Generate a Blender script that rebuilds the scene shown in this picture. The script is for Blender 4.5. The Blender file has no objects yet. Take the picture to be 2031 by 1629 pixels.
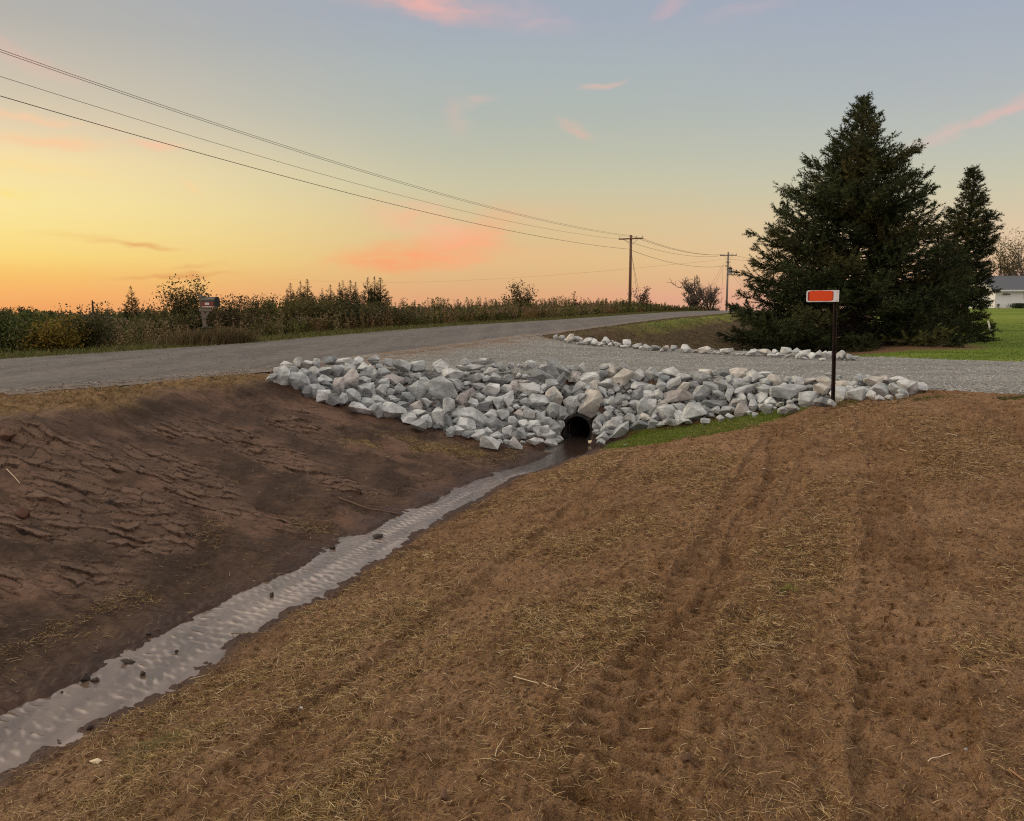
import bpy, bmesh, math, random
import numpy as np
from mathutils import Vector, Matrix, noise as mnoise

random.seed(7); RNG = np.random.default_rng(7)
SC = bpy.context.scene
COL = SC.collection
R = math.radians

# ------------------------------------------------------------------ camera
F = 1580.0; CX, CY = 1015.5, 814.5; TH = math.atan((CY - 618.0) / F)
cam = bpy.data.cameras.new('camera'); camo = bpy.data.objects.new('camera', cam)
COL.objects.link(camo); SC.camera = camo
camo.location = (0, 0, 0); camo.rotation_euler = (math.pi / 2 - TH, 0, 0)
cam.sensor_fit = 'HORIZONTAL'; cam.sensor_width = 36.0; cam.lens = F / 2031.0 * 36.0
cam.clip_start = 0.05; cam.clip_end = 9000.0

def ray(px, py):
    q = (py - CY) / F
    return np.array([(px - CX) / F, math.cos(TH) - q * math.sin(TH), -math.sin(TH) - q * math.cos(TH)])
def at(px, py, d):                      # point at depth d (metres ahead along +Y)
    r = ray(px, py); return r * (d / r[1])
def azel(px, py):
    r = ray(px, py); return math.degrees(math.atan2(r[0], r[1])), math.degrees(math.atan2(r[2], math.hypot(r[0], r[1])))
def lin(c):
    out = []
    for v in c[:3]:
        v = v / 255.0
        out.append(v / 12.92 if v <= 0.04045 else ((v + 0.055) / 1.055) ** 2.4)
    return (*out, 1.0)

# ------------------------------------------------------------------ node helpers
class NT:
    def __init__(s, tree): s.t = tree; s.n = tree.nodes; s.l = tree.links; s.n.clear()
    def add(s, typ, **kw):
        nd = s.n.new(typ)
        for k, v in kw.items(): setattr(nd, k, v)
        return nd
    def put(s, sock, v):
        if isinstance(v, bpy.types.NodeSocket): s.l.new(v, sock)
        elif v is not None:
            if hasattr(sock, 'default_value'):
                if isinstance(v, (tuple, list)) and sock.type == 'RGBA' and len(v) == 3: v = (*v, 1)
                sock.default_value = v
    def math(s, op, a, b=None, c=None, clamp=False):
        nd = s.add('ShaderNodeMath', operation=op, use_clamp=clamp)
        s.put(nd.inputs[0], a)
        if b is not None: s.put(nd.inputs[1], b)
        if c is not None: s.put(nd.inputs[2], c)
        return nd.outputs[0]
    def mix(s, f, a, b, mode='MIX'):
        nd = s.add('ShaderNodeMix', data_type='RGBA', blend_type=mode); nd.clamp_factor = True
        s.put(nd.inputs[0], f); s.put(nd.inputs[6], a); s.put(nd.inputs[7], b); return nd.outputs[2]
    def ss(s, x, a, b, lo=0.0, hi=1.0):
        nd = s.add('ShaderNodeMapRange', interpolation_type='SMOOTHSTEP')
        s.put(nd.inputs[0], x); nd.inputs[1].default_value = a; nd.inputs[2].default_value = b
        nd.inputs[3].default_value = lo; nd.inputs[4].default_value = hi; return nd.outputs[0]
    def noise(s, vec, scale, detail=4, rough=0.55, dist=0.0):
        nd = s.add('ShaderNodeTexNoise'); s.put(nd.inputs['Vector'], vec)
        nd.inputs['Scale'].default_value = scale; nd.inputs['Detail'].default_value = detail
        nd.inputs['Roughness'].default_value = rough; nd.inputs['Distortion'].default_value = dist
        return nd.outputs[0]
    def vor(s, vec, scale, feature='F1', out='Distance'):
        nd = s.add('ShaderNodeTexVoronoi', feature=feature); s.put(nd.inputs['Vector'], vec)
        nd.inputs['Scale'].default_value = scale; return nd.outputs[out]
    def mapping(s, vec, loc=(0, 0, 0), rot=(0, 0, 0), sc=(1, 1, 1), typ='POINT'):
        nd = s.add('ShaderNodeMapping', vector_type=typ); s.put(nd.inputs[0], vec)
        nd.inputs[1].default_value = loc; nd.inputs[2].default_value = rot; nd.inputs[3].default_value = sc
        return nd.outputs[0]
    def ramp(s, f, stops, interp='LINEAR'):
        nd = s.add('ShaderNodeValToRGB'); e = nd.color_ramp.elements; nd.color_ramp.interpolation = interp
        while len(e) > 1: e.remove(e[-1])
        e[0].position = stops[0][0]; e[0].color = stops[0][1]
        for p, c in stops[1:]:
            x = e.new(p); x.color = c
        s.put(nd.inputs[0], f); return nd.outputs[0]
    def bump(s, h, strength=0.5, dist=0.02, normal=None):
        nd = s.add('ShaderNodeBump'); s.put(nd.inputs['Height'], h)
        nd.inputs['Strength'].default_value = strength; nd.inputs['Distance'].default_value = dist
        if normal is not None: s.put(nd.inputs['Normal'], normal)
        return nd.outputs[0]

# ------------------------------------------------------------------ world (dusk sky with pink clouds)
SUN_AZ, SUN_EL = -74.0, 3.0
world = bpy.data.worlds.new('World'); SC.world = world; world.use_nodes = True
w = NT(world.node_tree)
tc = w.add('ShaderNodeTexCoord'); sep = w.add('ShaderNodeSeparateXYZ'); w.l.new(tc.outputs['Generated'], sep.inputs[0])
X, Y, Z = sep.outputs
DEG = 57.29578
el = w.math('MULTIPLY', w.math('ARCSINE', Z), DEG)
az = w.math('MULTIPLY', w.math('ARCTAN2', X, Y), DEG)
def sky_ramp(stops):
    return w.ramp(w.math('DIVIDE', el, 90.0, clamp=True), [(e / 90.0, lin(c)) for e, c in stops], 'B_SPLINE' if 0 else 'LINEAR')
up = [(32, (186, 186, 190)), (50, (222, 214, 206)), (90, (228, 220, 212))]
rl = sky_ramp([(0, (244, 166, 100)), (1.0, (251, 180, 105)), (2.3, (252, 199, 110)), (3.3, (254, 219, 126)), (4.8, (254, 228, 146)), (6.6, (254, 233, 162)),
               (9.3, (250, 225, 170)), (10.8, (234, 213, 176)), (12.7, (214, 200, 176)), (17, (184, 180, 173)), (19, (178, 178, 175))] + up)
rc = sky_ramp([(0, (224, 164, 128)), (1.0, (228, 172, 128)), (2.1, (226, 182, 132)), (3.6, (228, 192, 138)), (6.4, (220, 197, 152)), (8.6, (205, 199, 168)), (10.8, (192, 193, 173)),
               (13.3, (180, 187, 179)), (16.8, (171, 181, 185)), (19, (165, 174, 187)), (22, (161, 171, 185))] + up)
rr = sky_ramp([(0, (218, 168, 160)), (1.2, (230, 180, 158)), (2.8, (230, 192, 156)), (5.0, (224, 200, 168)), (7.5, (206, 201, 175)), (10.2, (190, 194, 184)), (14, (176, 183, 189)),
               (18, (165, 174, 190)), (22, (160, 170, 188))] + up)
rb = sky_ramp([(0, (196, 180, 180)), (8, (212, 198, 194)), (20, (216, 206, 202)), (40, (222, 214, 206)), (90, (228, 220, 212))])
aaz = az
c1 = w.mix(w.ss(aaz, -36, 0), rl, rc)
c1 = w.mix(w.ss(aaz, 0, 34), c1, rr)
c1 = w.mix(w.ss(w.math('ABSOLUTE', w.math('ADD', aaz, 20)), 80, 130), c1, rb)
# glow of the set sun just out of frame to the left
# clouds, placed by direction
cmb = w.add('ShaderNodeCombineXYZ'); w.l.new(az, cmb.inputs[0]); w.l.new(el, cmb.inputs[1])
P = cmb.outputs[0]
nz = w.add('ShaderNodeTexNoise'); w.l.new(w.mapping(P, sc=(0.22, 0.5, 1)), nz.inputs['Vector'])
nz.inputs['Scale'].default_value = 1.0; nz.inputs['Detail'].default_value = 5
off = w.add('ShaderNodeVectorMath', operation='SUBTRACT'); w.l.new(nz.outputs['Color'], off.inputs[0]); off.inputs[1].default_value = (0.5, 0.5, 0.5)
sc_ = w.add('ShaderNodeVectorMath', operation='MULTIPLY'); w.l.new(off.outputs[0], sc_.inputs[0]); sc_.inputs[1].default_value = (3.0, 2.2, 0)
pd = w.add('ShaderNodeVectorMath', operation='ADD'); w.l.new(P, pd.inputs[0]); w.l.new(sc_.outputs[0], pd.inputs[1])
PD = pd.outputs[0]
wisp = w.noise(w.mapping(PD, rot=(0, 0, R(-12)), sc=(0.35, 1.3, 1)), 1.0, 6, 0.6)
PINK, SAL, ORG, GRY = (248, 180, 165), (254, 168, 118), (250, 205, 150), (205, 160, 130)
clouds = [  # px, py, half length deg, half height deg, tilt deg, strength, colour
    (850, 12, 5.0, 1.0, -6, 0.8, (242, 182, 172)), (760, -8, 4.5, .8, -4, 0.6, (246, 176, 166)), (1050, 35, 3.6, 1.0, -15, 0.35, (232, 186, 186)),
    (1325, 20, 1.7, .6, 28, 0.5, (232, 180, 182)), (1480, 20, 3.0, .6, 3, 0.3, (222, 182, 190)),
    (835, 505, 6.4, 1.35, 4, 0.95, SAL), (930, 478, 4.0, 1.6, 26, 0.95, (253, 176, 132)), (850, 442, 4.6, 1.25, -12, 0.8, (250, 188, 150)), (790, 530, 3.6, .6, 2, .7, (253, 158, 112)),
    (760, 520, 4.2, .9, 0, 0.55, (252, 172, 116)), (840, 400, 2.1, .35, -8, 0.45, (244, 186, 160)), (1080, 425, 2.8, .7, 10, 0.25, (244, 186, 160)),
    (905, 235, 1.0, 1.5, 0, 0.42, (226, 186, 172)), (950, 203, 1.5, .35, 18, 0.42, (230, 190, 176)), (1140, 262, 1.5, .45, -28, 0.6, (238, 186, 166)),
    (1185, 170, 1.6, .28, 14, 0.6, (240, 190, 172)), (1930, 245, 4.2, .5, 16, 0.55, (238, 190, 178)), (1995, 225, 3.0, .5, 12, 0.35, (240, 182, 172)),
    (40, 112, 3.6, .8, -18, 0.6, (240, 186, 172)), (40, 235, 3.5, .45, -5, 0.85, (250, 206, 166)), (90, 286, 3.8, .5, 0, 0.95, (252, 206, 160)),
    (310, 287, 2.2, .45, 2, 0.95, (250, 200, 165)), (60, 330, 4.6, .5, -4, 0.7, (255, 222, 150)), (378, 362, .9, .3, -30, 0.8, (252, 214, 160)),
    (215, 258, 1.2, .2, -6, 0.5, (246, 200, 165)), (20, 385, 1.8, .4, 0, 0.5, (255, 226, 110)),
    (270, 483, 2.6, .25, 0, 0.8, (228, 160, 96)), (340, 545, 3.6, .22, 2, 0.8, (222, 148, 92)), (395, 528, 1.8, .2, 4, 0.45, (224, 152, 98)),
    (1080, 500, 5.0, .8, 6, 0.25, (244, 178, 140)), (1330, 585, 7.0, .8, 0, 0.35, (232, 164, 150)), (150, 470, 3, .3, 0, .3, (240, 180, 100))]
cur = c1
for (px, py, a, b, tl, st, colr) in clouds:
    ca, ce = azel(px, py)
    mp = w.mapping(PD, loc=(ca, ce, 0), rot=(0, 0, R(tl)), sc=(a, b, 1), typ='TEXTURE')
    ln = w.add('ShaderNodeVectorMath', operation='LENGTH'); w.l.new(mp, ln.inputs[0])
    m = w.ss(ln.outputs['Value'], 0.0, 1.35, 1.0, 0.0)
    m = w.math('MULTIPLY', m, w.ss(wisp, 0.30, 0.62, 0.35, 1.0))
    cur = w.mix(w.math('MULTIPLY', m, st if st > .75 else st * .82), cur, lin(colr))
veil = w.math('MULTIPLY', w.ss(wisp, 0.5, 0.85), 0.05)
cur = w.mix(veil, cur, lin((240, 196, 180)))
nish = w.add('ShaderNodeTexSky', sky_type='NISHITA'); nish.sun_disc = False
nish.sun_elevation = R(SUN_EL); nish.sun_rotation = R(SUN_AZ); nish.dust_density = 2.0
bg1 = w.add('ShaderNodeBackground'); w.l.new(cur, bg1.inputs[0]); w.put(bg1.inputs[1], w.math('ADD', w.ss(el, 24, 50, 0.0, 0.30), w.ss(w.math('ABSOLUTE', w.math('ADD', aaz, 10)), 50, 110, 0.97, 1.20)))  # sky overhead and behind the view brightened to lift the ground light
bg2 = w.add('ShaderNodeBackground'); w.l.new(nish.outputs[0], bg2.inputs[0]); bg2.inputs[1].default_value = 0.002
ad = w.add('ShaderNodeAddShader'); w.l.new(bg1.outputs[0], ad.inputs[0]); w.l.new(bg2.outputs[0], ad.inputs[1])
wo = w.add('ShaderNodeOutputWorld'); w.l.new(ad.outputs[0], wo.inputs[0])

sun = bpy.data.lights.new('sun', 'SUN'); sun.energy = 1.6; sun.angle = R(28); sun.color = (1.0, 0.80, 0.58)
suno = bpy.data.objects.new('sun', sun); COL.objects.link(suno)
sd_ = Vector((math.sin(R(SUN_AZ)) * math.cos(R(24)), math.cos(R(SUN_AZ)) * math.cos(R(24)), math.sin(R(24))))
suno.rotation_euler = sd_.to_track_quat('Z', 'Y').to_euler()
SC.view_settings.view_transform = 'Standard'; SC.view_settings.look = 'None'
SC.view_settings.exposure = 0.0; SC.view_settings.gamma = 1.0; SC.view_settings.use_curve_mapping = False
SC.cycles.max_bounces = 6; SC.cycles.diffuse_bounces = 3; SC.cycles.glossy_bounces = 3
SC.cycles.use_denoising = False; SC.cycles.pixel_filter_type = 'BLACKMAN_HARRIS'; SC.cycles.filter_width = 1.15
SC.cycles.use_adaptive_sampling = False; SC.cycles.sample_clamp_indirect = 4; SC.cycles.sample_clamp_direct = 8

# ------------------------------------------------------------------ object helpers
def tag(o, label=None, cat=None, group=None, kind=None):
    if label: o['label'] = label
    if cat: o['category'] = cat
    if group: o['group'] = group
    if kind: o['kind'] = kind
    return o
def link(o, parent=None):
    COL.objects.link(o)
    if parent is not None: o.parent = parent
    return o
def empty(name, loc, rz=0.0):
    o = bpy.data.objects.new(name, None); o.location = loc; o.rotation_euler = (0, 0, rz); o.empty_display_size = 0.2
    return link(o)
def np_mesh(name, verts, faces, mat, parent=None, smooth=False, cols=None, attrs=None):
    """verts (n,3); faces (m,k) uniform k"""
    verts = np.asarray(verts, np.float32); faces = np.asarray(faces, np.int32)
    me = bpy.data.meshes.new(name); n, m, k = len(verts), len(faces), faces.shape[1]
    me.vertices.add(n); me.vertices.foreach_set('co', verts.ravel())
    me.loops.add(m * k); me.loops.foreach_set('vertex_index', faces.ravel())
    me.polygons.add(m); me.polygons.foreach_set('loop_start', np.arange(0, m * k, k, dtype=np.int32))
    try: me.polygons.foreach_set('loop_total', np.full(m, k, np.int32))
    except Exception: pass
    me.update(calc_edges=True)
    me.polygons.foreach_set('use_smooth', np.full(m, smooth, bool))
    if cols is not None:
        a = me.color_attributes.new('Col', 'FLOAT_COLOR', 'POINT')
        c = np.ones((n, 4), np.float32); c[:, :3] = cols; a.data.foreach_set('color', c.ravel())
    for nm, v in (attrs or {}).items():
        a = me.attributes.new(nm, 'FLOAT', 'POINT'); a.data.foreach_set('value', np.asarray(v, np.float32))
    me.materials.append(mat)
    o = bpy.data.objects.new(name, me); link(o, parent); return o
def bm_obj(name, bm, mat, parent=None, smooth=False):
    me = bpy.data.meshes.new(name); bm.to_mesh(me); bm.free()
    for p in me.polygons: p.use_smooth = smooth
    for m in (mat if isinstance(mat, (list, tuple)) else [mat]): me.materials.append(m)
    o = bpy.data.objects.new(name, me); link(o, parent); return o
def add_box(bm, c, s, rot=None, bevel=0.0):
    M = Matrix.Translation(c) @ (rot.to_4x4() if rot is not None else Matrix.Identity(4)) @ Matrix.Diagonal((*s, 1))
    r = bmesh.ops.create_cube(bm, size=1.0, matrix=M)
    if bevel > 0:
        es = list({e for v in r['verts'] for e in v.link_edges})
        bmesh.ops.bevel(bm, geom=es, offset=bevel, segments=2, affect='EDGES', clamp_overlap=True)
def add_cyl(bm, p0, p1, r0, r1=None, seg=12, caps=True):
    p0, p1 = Vector(p0), Vector(p1); d = p1 - p0
    M = Matrix.Translation((p0 + p1) / 2) @ d.to_track_quat('Z', 'Y').to_matrix().to_4x4()
    bmesh.ops.create_cone(bm, cap_ends=caps, segments=seg, radius1=r0, radius2=r0 if r1 is None else r1, depth=d.length, matrix=M)
def tube(pts, rads, seg=6):
    """verts, quads of a tube along pts"""
    pts = np.asarray(pts, float); n = len(pts); rads = np.broadcast_to(rads, (n,))
    tg = np.gradient(pts, axis=0); tg /= np.linalg.norm(tg, axis=1)[:, None] + 1e-9
    ref = np.array([0.3, 0.2, 1.0]) if abs(tg[:, 2]).mean() < 0.8 else np.array([1.0, 0.2, 0.1])
    a = np.cross(tg, ref); a /= np.linalg.norm(a, axis=1)[:, None]; b = np.cross(tg, a)
    th = np.linspace(0, 2 * math.pi, seg, endpoint=False)
    v = pts[:, None] + rads[:, None, None] * (np.cos(th)[None, :, None] * a[:, None] + np.sin(th)[None, :, None] * b[:, None])
    i = np.arange(n - 1)[:, None] * seg; j = np.arange(seg)[None]; j2 = (j + 1) % seg
    f = np.stack([i + j, i + j2, i + seg + j2, i + seg + j], -1).reshape(-1, 4)
    return v.reshape(-1, 3), f
class Acc:
    def __init__(s): s.v = []; s.f = []; s.c = []; s.n = 0
    def add(s, v, f, col=None):
        s.v.append(np.asarray(v)); s.f.append(np.asarray(f) + s.n); s.n += len(v)
        s.c.append(np.broadcast_to(np.asarray(col if col is not None else (1, 1, 1), float), (len(v), 3)))
    def build(s, name, mat, parent=None, smooth=False, cols=False):
        return np_mesh(name, np.concatenate(s.v), np.concatenate(s.f), mat, parent, smooth, np.concatenate(s.c) if cols else None)

# ------------------------------------------------------------------ numpy noise
def _h(ix, iy, s):
    n = (ix.astype(np.int64) * 374761393 + iy.astype(np.int64) * 668265263 + s * 1442695041) & 0xffffffff
    n = ((n ^ (n >> 13)) * 1274126177) & 0xffffffff
    n = (n ^ (n >> 16)) & 0xffffff
    return n.astype(np.float64) / 0xffffff
def vn(x, y, s=0):
    ix, iy = np.floor(x), np.floor(y); fx, fy = x - ix, y - iy
    ux, uy = fx * fx * fx * (fx * (fx * 6 - 15) + 10), fy * fy * fy * (fy * (fy * 6 - 15) + 10)
    a, b, c, d = _h(ix, iy, s), _h(ix + 1, iy, s), _h(ix, iy + 1, s), _h(ix + 1, iy + 1, s)
    return (a + (b - a) * ux + (c - a) * uy + (a - b - c + d) * ux * uy) * 2 - 1
def fbm(x, y, s=0, o=4, g=0.5):
    t = 0; a = 1.0; n = 0
    for k in range(o):
        c, sn = math.cos(k * 1.1), math.sin(k * 1.1)
        t = t + a * vn((x * c - y * sn) * 2 ** k, (x * sn + y * c) * 2 ** k, s + k * 17); n += a; a *= g
    return t / n
def sst(x, a, b):
    t = np.clip((x - a) / (b - a), 0, 1); return t * t * (3 - 2 * t)
def voro(x, y, s=0):
    ix, iy = np.floor(x), np.floor(y); f1 = np.full(x.shape, 9.0); f2 = f1.copy(); cx = np.zeros_like(x); cy = cx.copy(); cid = cx.copy()
    for dx in (-1, 0, 1):
        for dy in (-1, 0, 1):
            jx, jy = ix + dx, iy + dy
            qx, qy = jx + _h(jx, jy, s), jy + _h(jx, jy, s + 5)
            d = np.hypot(x - qx, y - qy); near = d < f1
            f2 = np.where(near, f1, np.minimum(f2, d)); f1 = np.where(near, d, f1)
            cx = np.where(near, qx, cx); cy = np.where(near, qy, cy); cid = np.where(near, _h(jx, jy, s + 9), cid)
    return f1, f2, cx, cy, cid
def sd_poly(x, y, P):
    """signed distance, positive inside"""
    P = np.asarray(P, float); d = np.full(np.shape(x), 1e9); ins = np.zeros(np.shape(x), bool)
    for i in range(len(P)):
        a, b = P[i], P[(i + 1) % len(P)]; e = b - a
        h = np.clip(((x - a[0]) * e[0] + (y - a[1]) * e[1]) / (e @ e), 0, 1)
        d = np.minimum(d, np.hypot(x - a[0] - h * e[0], y - a[1] - h * e[1]))
        if a[1] != b[1]:
            c = ((a[1] > y) != (b[1] > y)) & (x < (b[0] - a[0]) * (y - a[1]) / (b[1] - a[1]) + a[0]); ins ^= c
    return np.where(ins, d, -d)

# ------------------------------------------------------------------ terrain model
# u = metres to the right of the road's far edge, t = metres along the road
def UT(x, y): return (x + 16.25 - 0.473 * y) * 0.904, x * 0.4276 + y * 0.904
def XY(u, t):
    # invert: x = u/0.904 -16.25 + 0.473 y ; t = .4276x + .904y
    y = (t - 0.4276 * (u / 0.904 - 16.25)) / (0.904 + 0.4276 * 0.473); return u / 0.904 - 16.25 + 0.473 * y, y
def smooth_interp(t, xs, ys):
    k = np.linspace(-200, 1200, 5601); v = np.interp(k, xs, ys)
    ker = np.hanning(25); ker /= ker.sum(); v2 = np.convolve(np.pad(v, 12, 'edge'), ker, 'valid')
    return np.interp(t, k, v2)
def Zf(t): return smooth_interp(t, [-60, 0, 9, 15.5, 19.6, 26, 36, 48, 58, 66, 80, 100, 140, 260], [-1.0, -.92, -.87, -.80, -.68, -.53, -.41, -.20, -.05, .02, .06, -.3, -1.2, -2.5])
def Zn(t): return smooth_interp(t, [-60, 0, 5.7, 10.2, 16, 22.5, 30.4, 36.6, 48, 58, 66, 80, 100, 140, 260], [-1.0, -.93, -.935, -.96, -.83, -.64, -.42, -.28, -.12, -.01, .04, .06, -.3, -1.2, -2.5])
def Zb(t): return smooth_interp(t, [-60, 0, 6, 11, 20, 30, 45, 60, 90, 140, 300], [-2.25, -2.18, -2.13, -2.06, -1.95, -1.75, -1.2, -.8, -.5, -.6, -1])
def Zl(t): return smooth_interp(t, [-60, -8, 0, 6, 12, 16, 25, 35, 60, 90, 120, 200, 400], [-1.7, -1.68, -1.6, -1.42, -1.18, -1.12, -1.12, -1.12, -.72, -.1, .42, .5, .3])
def UC(t): return np.interp(t, [-20, 0, 3, 6, 8.5, 11, 13, 40], [10.9, 10.85, 10.8, 10.5, 10.35, 10.6, 10.75, 10.7]) + 0.05 * vn(t * 1.7, t * 0 + 3.3, 4)
def HW(t, u): return np.interp(t, [4, 7.5, 9.5, 11], [.28, .235, .18, .25]) + .08 * vn(t * 2.6 + 4, np.where(u > UC(t), 1.5, 7.5) + 0 * t, 14) + .025 * vn(t * 9, np.where(u > UC(t), 1.5, 7.5) + 0 * t, 15)
def ZW(t): return Zb(t) + 0.045
DRIVE = [(-4.1, 12.9), (-3.0, 13.3), (-1.5, 13.4), (1, 13.05), (3.5, 12.55), (5, 12.05), (6.2, 11.5), (7, 10.95), (9, 10.0), (14, 7.6), (24, 3.5),
         (24, 12.0), (15, 14.6), (10.4, 16.2), (7.65, 17.6), (6.4, 18.9), (4.9, 19.9), (2.9, 20.8), (1.1, 22), (0.75, 23.2), (-0.2, 23.4), (-4.9, 12.9)]
def Zdrive(x, y):
    u, t = UT(x, y); wgt = sst(u, 5.2, 9.0)
    return Zn(t) * (1 - wgt) + (-1.03 + 0.02 * (y - 15)) * wgt
PIPE_P = np.array([1.05, 12.62, -1.87]); PIPE_D = np.array([0.36, 0.93, 0.0]); PIPE_D /= np.linalg.norm(PIPE_D)
PIPE_RO, PIPE_RI = 0.25, 0.212

def Hbase(x, y):
    u, t = UT(x, y); zf, zn, zb, zl, uc = Zf(t), Zn(t), Zb(t), Zl(t), UC(t)
    z = np.empty_like(zf)
    # far (left) side of road
    reg = -1.35 + 0.0 * zf
    zl_ = zf + np.interp(u, [-5.2, -3.6, -2.6, -1.3, -.3, 0], [-.5, -.30, -.15, -.07, -.02, -.015])
    zl_ = zl_ * (1 - sst(-u, 25, 110)) + reg * sst(-u, 25, 110)
    zr = zf + (zn - zf) * np.clip(u / 5.5, 0, 1)
    # near side: verge, bank, channel
    k0 = np.interp(t, [2, 5, 8, 12], [7.1, 6.9, 6.35, 6.3]) + 0.15 * vn(t * .8, t * 0, 8)
    verge = zn - 0.02 - 0.07 * sst(u, 5.5, 7.2)
    hw = HW(t, u); eL, eR = uc - hw, uc + hw
    f = np.clip((u - k0) / np.maximum(eL - k0, .1), 0, 1)
    prof = 0.62 * f + 0.38 * (1 - (1 - f) ** 2.2); prof = np.where(f < .12, prof * (f / .12) ** .6, prof)
    bank = verge + (zb + 0.05 - verge) * prof
    zz = np.where(u < eL, bank, 0)
    q = np.abs(u - uc) / hw
    chan = zb + 0.05 - 0.09 * np.clip(1 - q ** 2, 0, 1)
    zz = np.where((u >= eL) & (u < eR), chan, zz)
    g = np.clip((u - eR) / (15.3 - eR), 0, 1); gg = 0.5 * g + 0.5 * np.sin(g * math.pi / 2)
    right = zb + 0.05 + (zl - zb - 0.05) * gg
    zz = np.where(u >= eR, right, zz)
    z = np.where(u < 0, zl_, np.where(u < 5.5, zr, zz))
    far = sst(np.hypot(x, y), 130, 900)
    return z * (1 - far) + (-10.0) * far
def H0(x, y):
    """smooth ground without fine relief, with the driveway fill"""
    z = Hbase(x, y); s = sd_poly(x, y, DRIVE); zd = Zdrive(x, y)
    k = np.interp(x, [-4, -1.5, .2, .8, 20], [.30, .40, .75, 1.0, .95])
    fill = zd - 0.03 - np.maximum(-s, 0) * k
    near_ok = (UT(x, y)[0] > 5.3)
    z2 = np.maximum(z, fill)
    z2 = np.where(s > 0, zd - 0.035, z2)
    rx, ry = x - PIPE_P[0], y - PIPE_P[1]; al = rx * PIPE_D[0] + ry * PIPE_D[1]; la = np.abs(rx * PIPE_D[1] - ry * PIPE_D[0])
    cut = sst(la, .34, .22) * sst(al, -1.6, -.9) * sst(al, .55, .06)
    z2 = z2 * (1 - cut) + np.minimum(z2, PIPE_P[2] - PIPE_RO + .035) * cut
    return np.where(near_ok, z2, z)
def h0(x, y): return float(H0(np.array([float(x)]), np.array([float(y)]))[0])
def hit(px, py, off=0.0, d0=1.5, d1=200.0, fn=None):
    r = ray(px, py); d = np.exp(np.linspace(math.log(d0), math.log(d1), 3000)); p = r[None] * (d / r[1])[:, None]
    g = (fn or H0)(p[:, 0], p[:, 1]) + off
    i = np.argmax(p[:, 2] <= g)
    return p[i] if p[i, 2] <= g[i] else p[-1]

def masks(x, y):
    u, t = UT(x, y); s = sd_poly(x, y, DRIVE); uc = UC(t); n1 = fbm(x * .9, y * .9, 31, 4); n2 = fbm(x * 4, y * 4, 41, 3)
    bankside = (u > 5) & (u < uc + .2)
    kt = np.interp(t, [2, 5, 8, 12], [7.0, 6.8, 6.2, 6.15])
    mud = sst(u + .35 * n1 + .15 * n2, kt - .2, kt + .25) * (1 - sst(u, uc + .28, uc + .5 + .2 * n1)) * (1 - sst(t, 11.5, 14)) * (s < 0.15)
    dry = sst(u + .1 * n2, 5.4, 5.7) * (1 - sst(u + .4 * n1 + .2 * n2, kt - .15, kt + .4)) * (1 - sst(t, 14, 16)) * (.55 + .45 * sst(n2 + n1, -.4, .3))
    # thatch that crept down the bank below the stones
    clump = sst(n1 + .5 * n2, .05, .4) * sst(np.hypot((x + .9) / 1.7, (y - 10.5) / .55), 1.3, .5) * (u < uc - .3)
    # green: lawn beyond the drive, verge tops, patch by the stones
    beyond = (t > 15) & (s < 0) & (u > 5.4)
    lawn = beyond * sst(u + .5 * n1, 12.8, 14.0)
    mulch = sst(np.hypot((x - 11.6) / 4.3, (y - 28.0) / 4.6) + .15 * n1, 1.05, .75)
    bankg = beyond * sst(u + .4 * n2, 5.8, 6.3) * (1 - sst(u + .4 * n1 + .3 * n2, 6.4, 7.3)) * sst(t + 3 * n1, 25, 31)
    patch = sst(sd_poly(x, y, PATCH) + .10 * n1 + .06 * n2, -.05, .08) if PATCH is not None else 0 * x
    leftv = (u < .2) * 1.0
    far_l = sst(-u, 1.8, 3.5)
    green = np.clip(lawn * (1 - .85 * mulch) + bankg * .75 + patch, 0, 1)
    grassl = leftv * (1 - far_l)
    ditchf = beyond * (1 - np.clip(bankg + lawn, 0, 1))
    wet = np.clip(sst(.62 + .12 * n2 + .1 * n1 - np.abs(u - uc - .02) * 1.0, 0, .42), 0, 1) * (s < 0) * (t < 13.5)
    return dict(mud=mud, dry=np.clip(dry + clump * .8, 0, 1), green=green, verge=grassl, field=leftv * far_l, ditch=ditchf, wet=wet, mulch=beyond * mulch)
PATCH = None
PATCH = [tuple(hit(px, py)[:2]) for px, py in [(1195, 890), (1250, 858), (1330, 845), (1420, 835), (1500, 818), (1570, 806), (1600, 812), (1500, 842), (1420, 862), (1330, 876), (1250, 888)]]

PLATES = [(*hit(px, py)[:2], ra) for px, py, ra in [(40, 890, .6), (140, 912, .55), (300, 915, .6), (370, 945, .55), (150, 985, .5), (230, 1010, .6), (280, 1050, .5), (545, 905, .5), (440, 860, .5), (330, 840, .6), (420, 1000, .4), (600, 850, .5), (60, 1040, .4), (680, 960, .4)]]
_a, _b = hit(1351, 1146), hit(1458, 948); _d = (_b - _a)[:2]; _d = _d / np.linalg.norm(_d); _n = np.array([_d[1], -_d[0]])
_c = hit(1757, 970)[:2]; _o = float((_c - _a[:2]) @ _n)
TRK = [(tuple(_a[:2] + _n * k_ - _d * 4), tuple(_d), .40, rb) for k_, rb in ((.21, 1.0), (_o, .8), (_o - .95, .35), (-1.35, .4), (-2.5, .25), (_o + 1.6, .5), (_o + 2.7, .3))]
def trackq(x, y, tr, k):
    (ax, ay), (dx, dy), wd, rb = tr
    s_ = (x - ax) * dx + (y - ay) * dy; q = (x - ax) * dy - (y - ay) * dx + .08 * np.sin(s_ * .35 + k) + .11 * fbm(x * .9 + k, y * .9, 201, 3)
    inn = sst(np.abs(q), wd * .5, wd * .43) * sst(s_, -2, 0.5) * sst(y, 11.4, 9.9); return s_, q, inn
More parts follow.
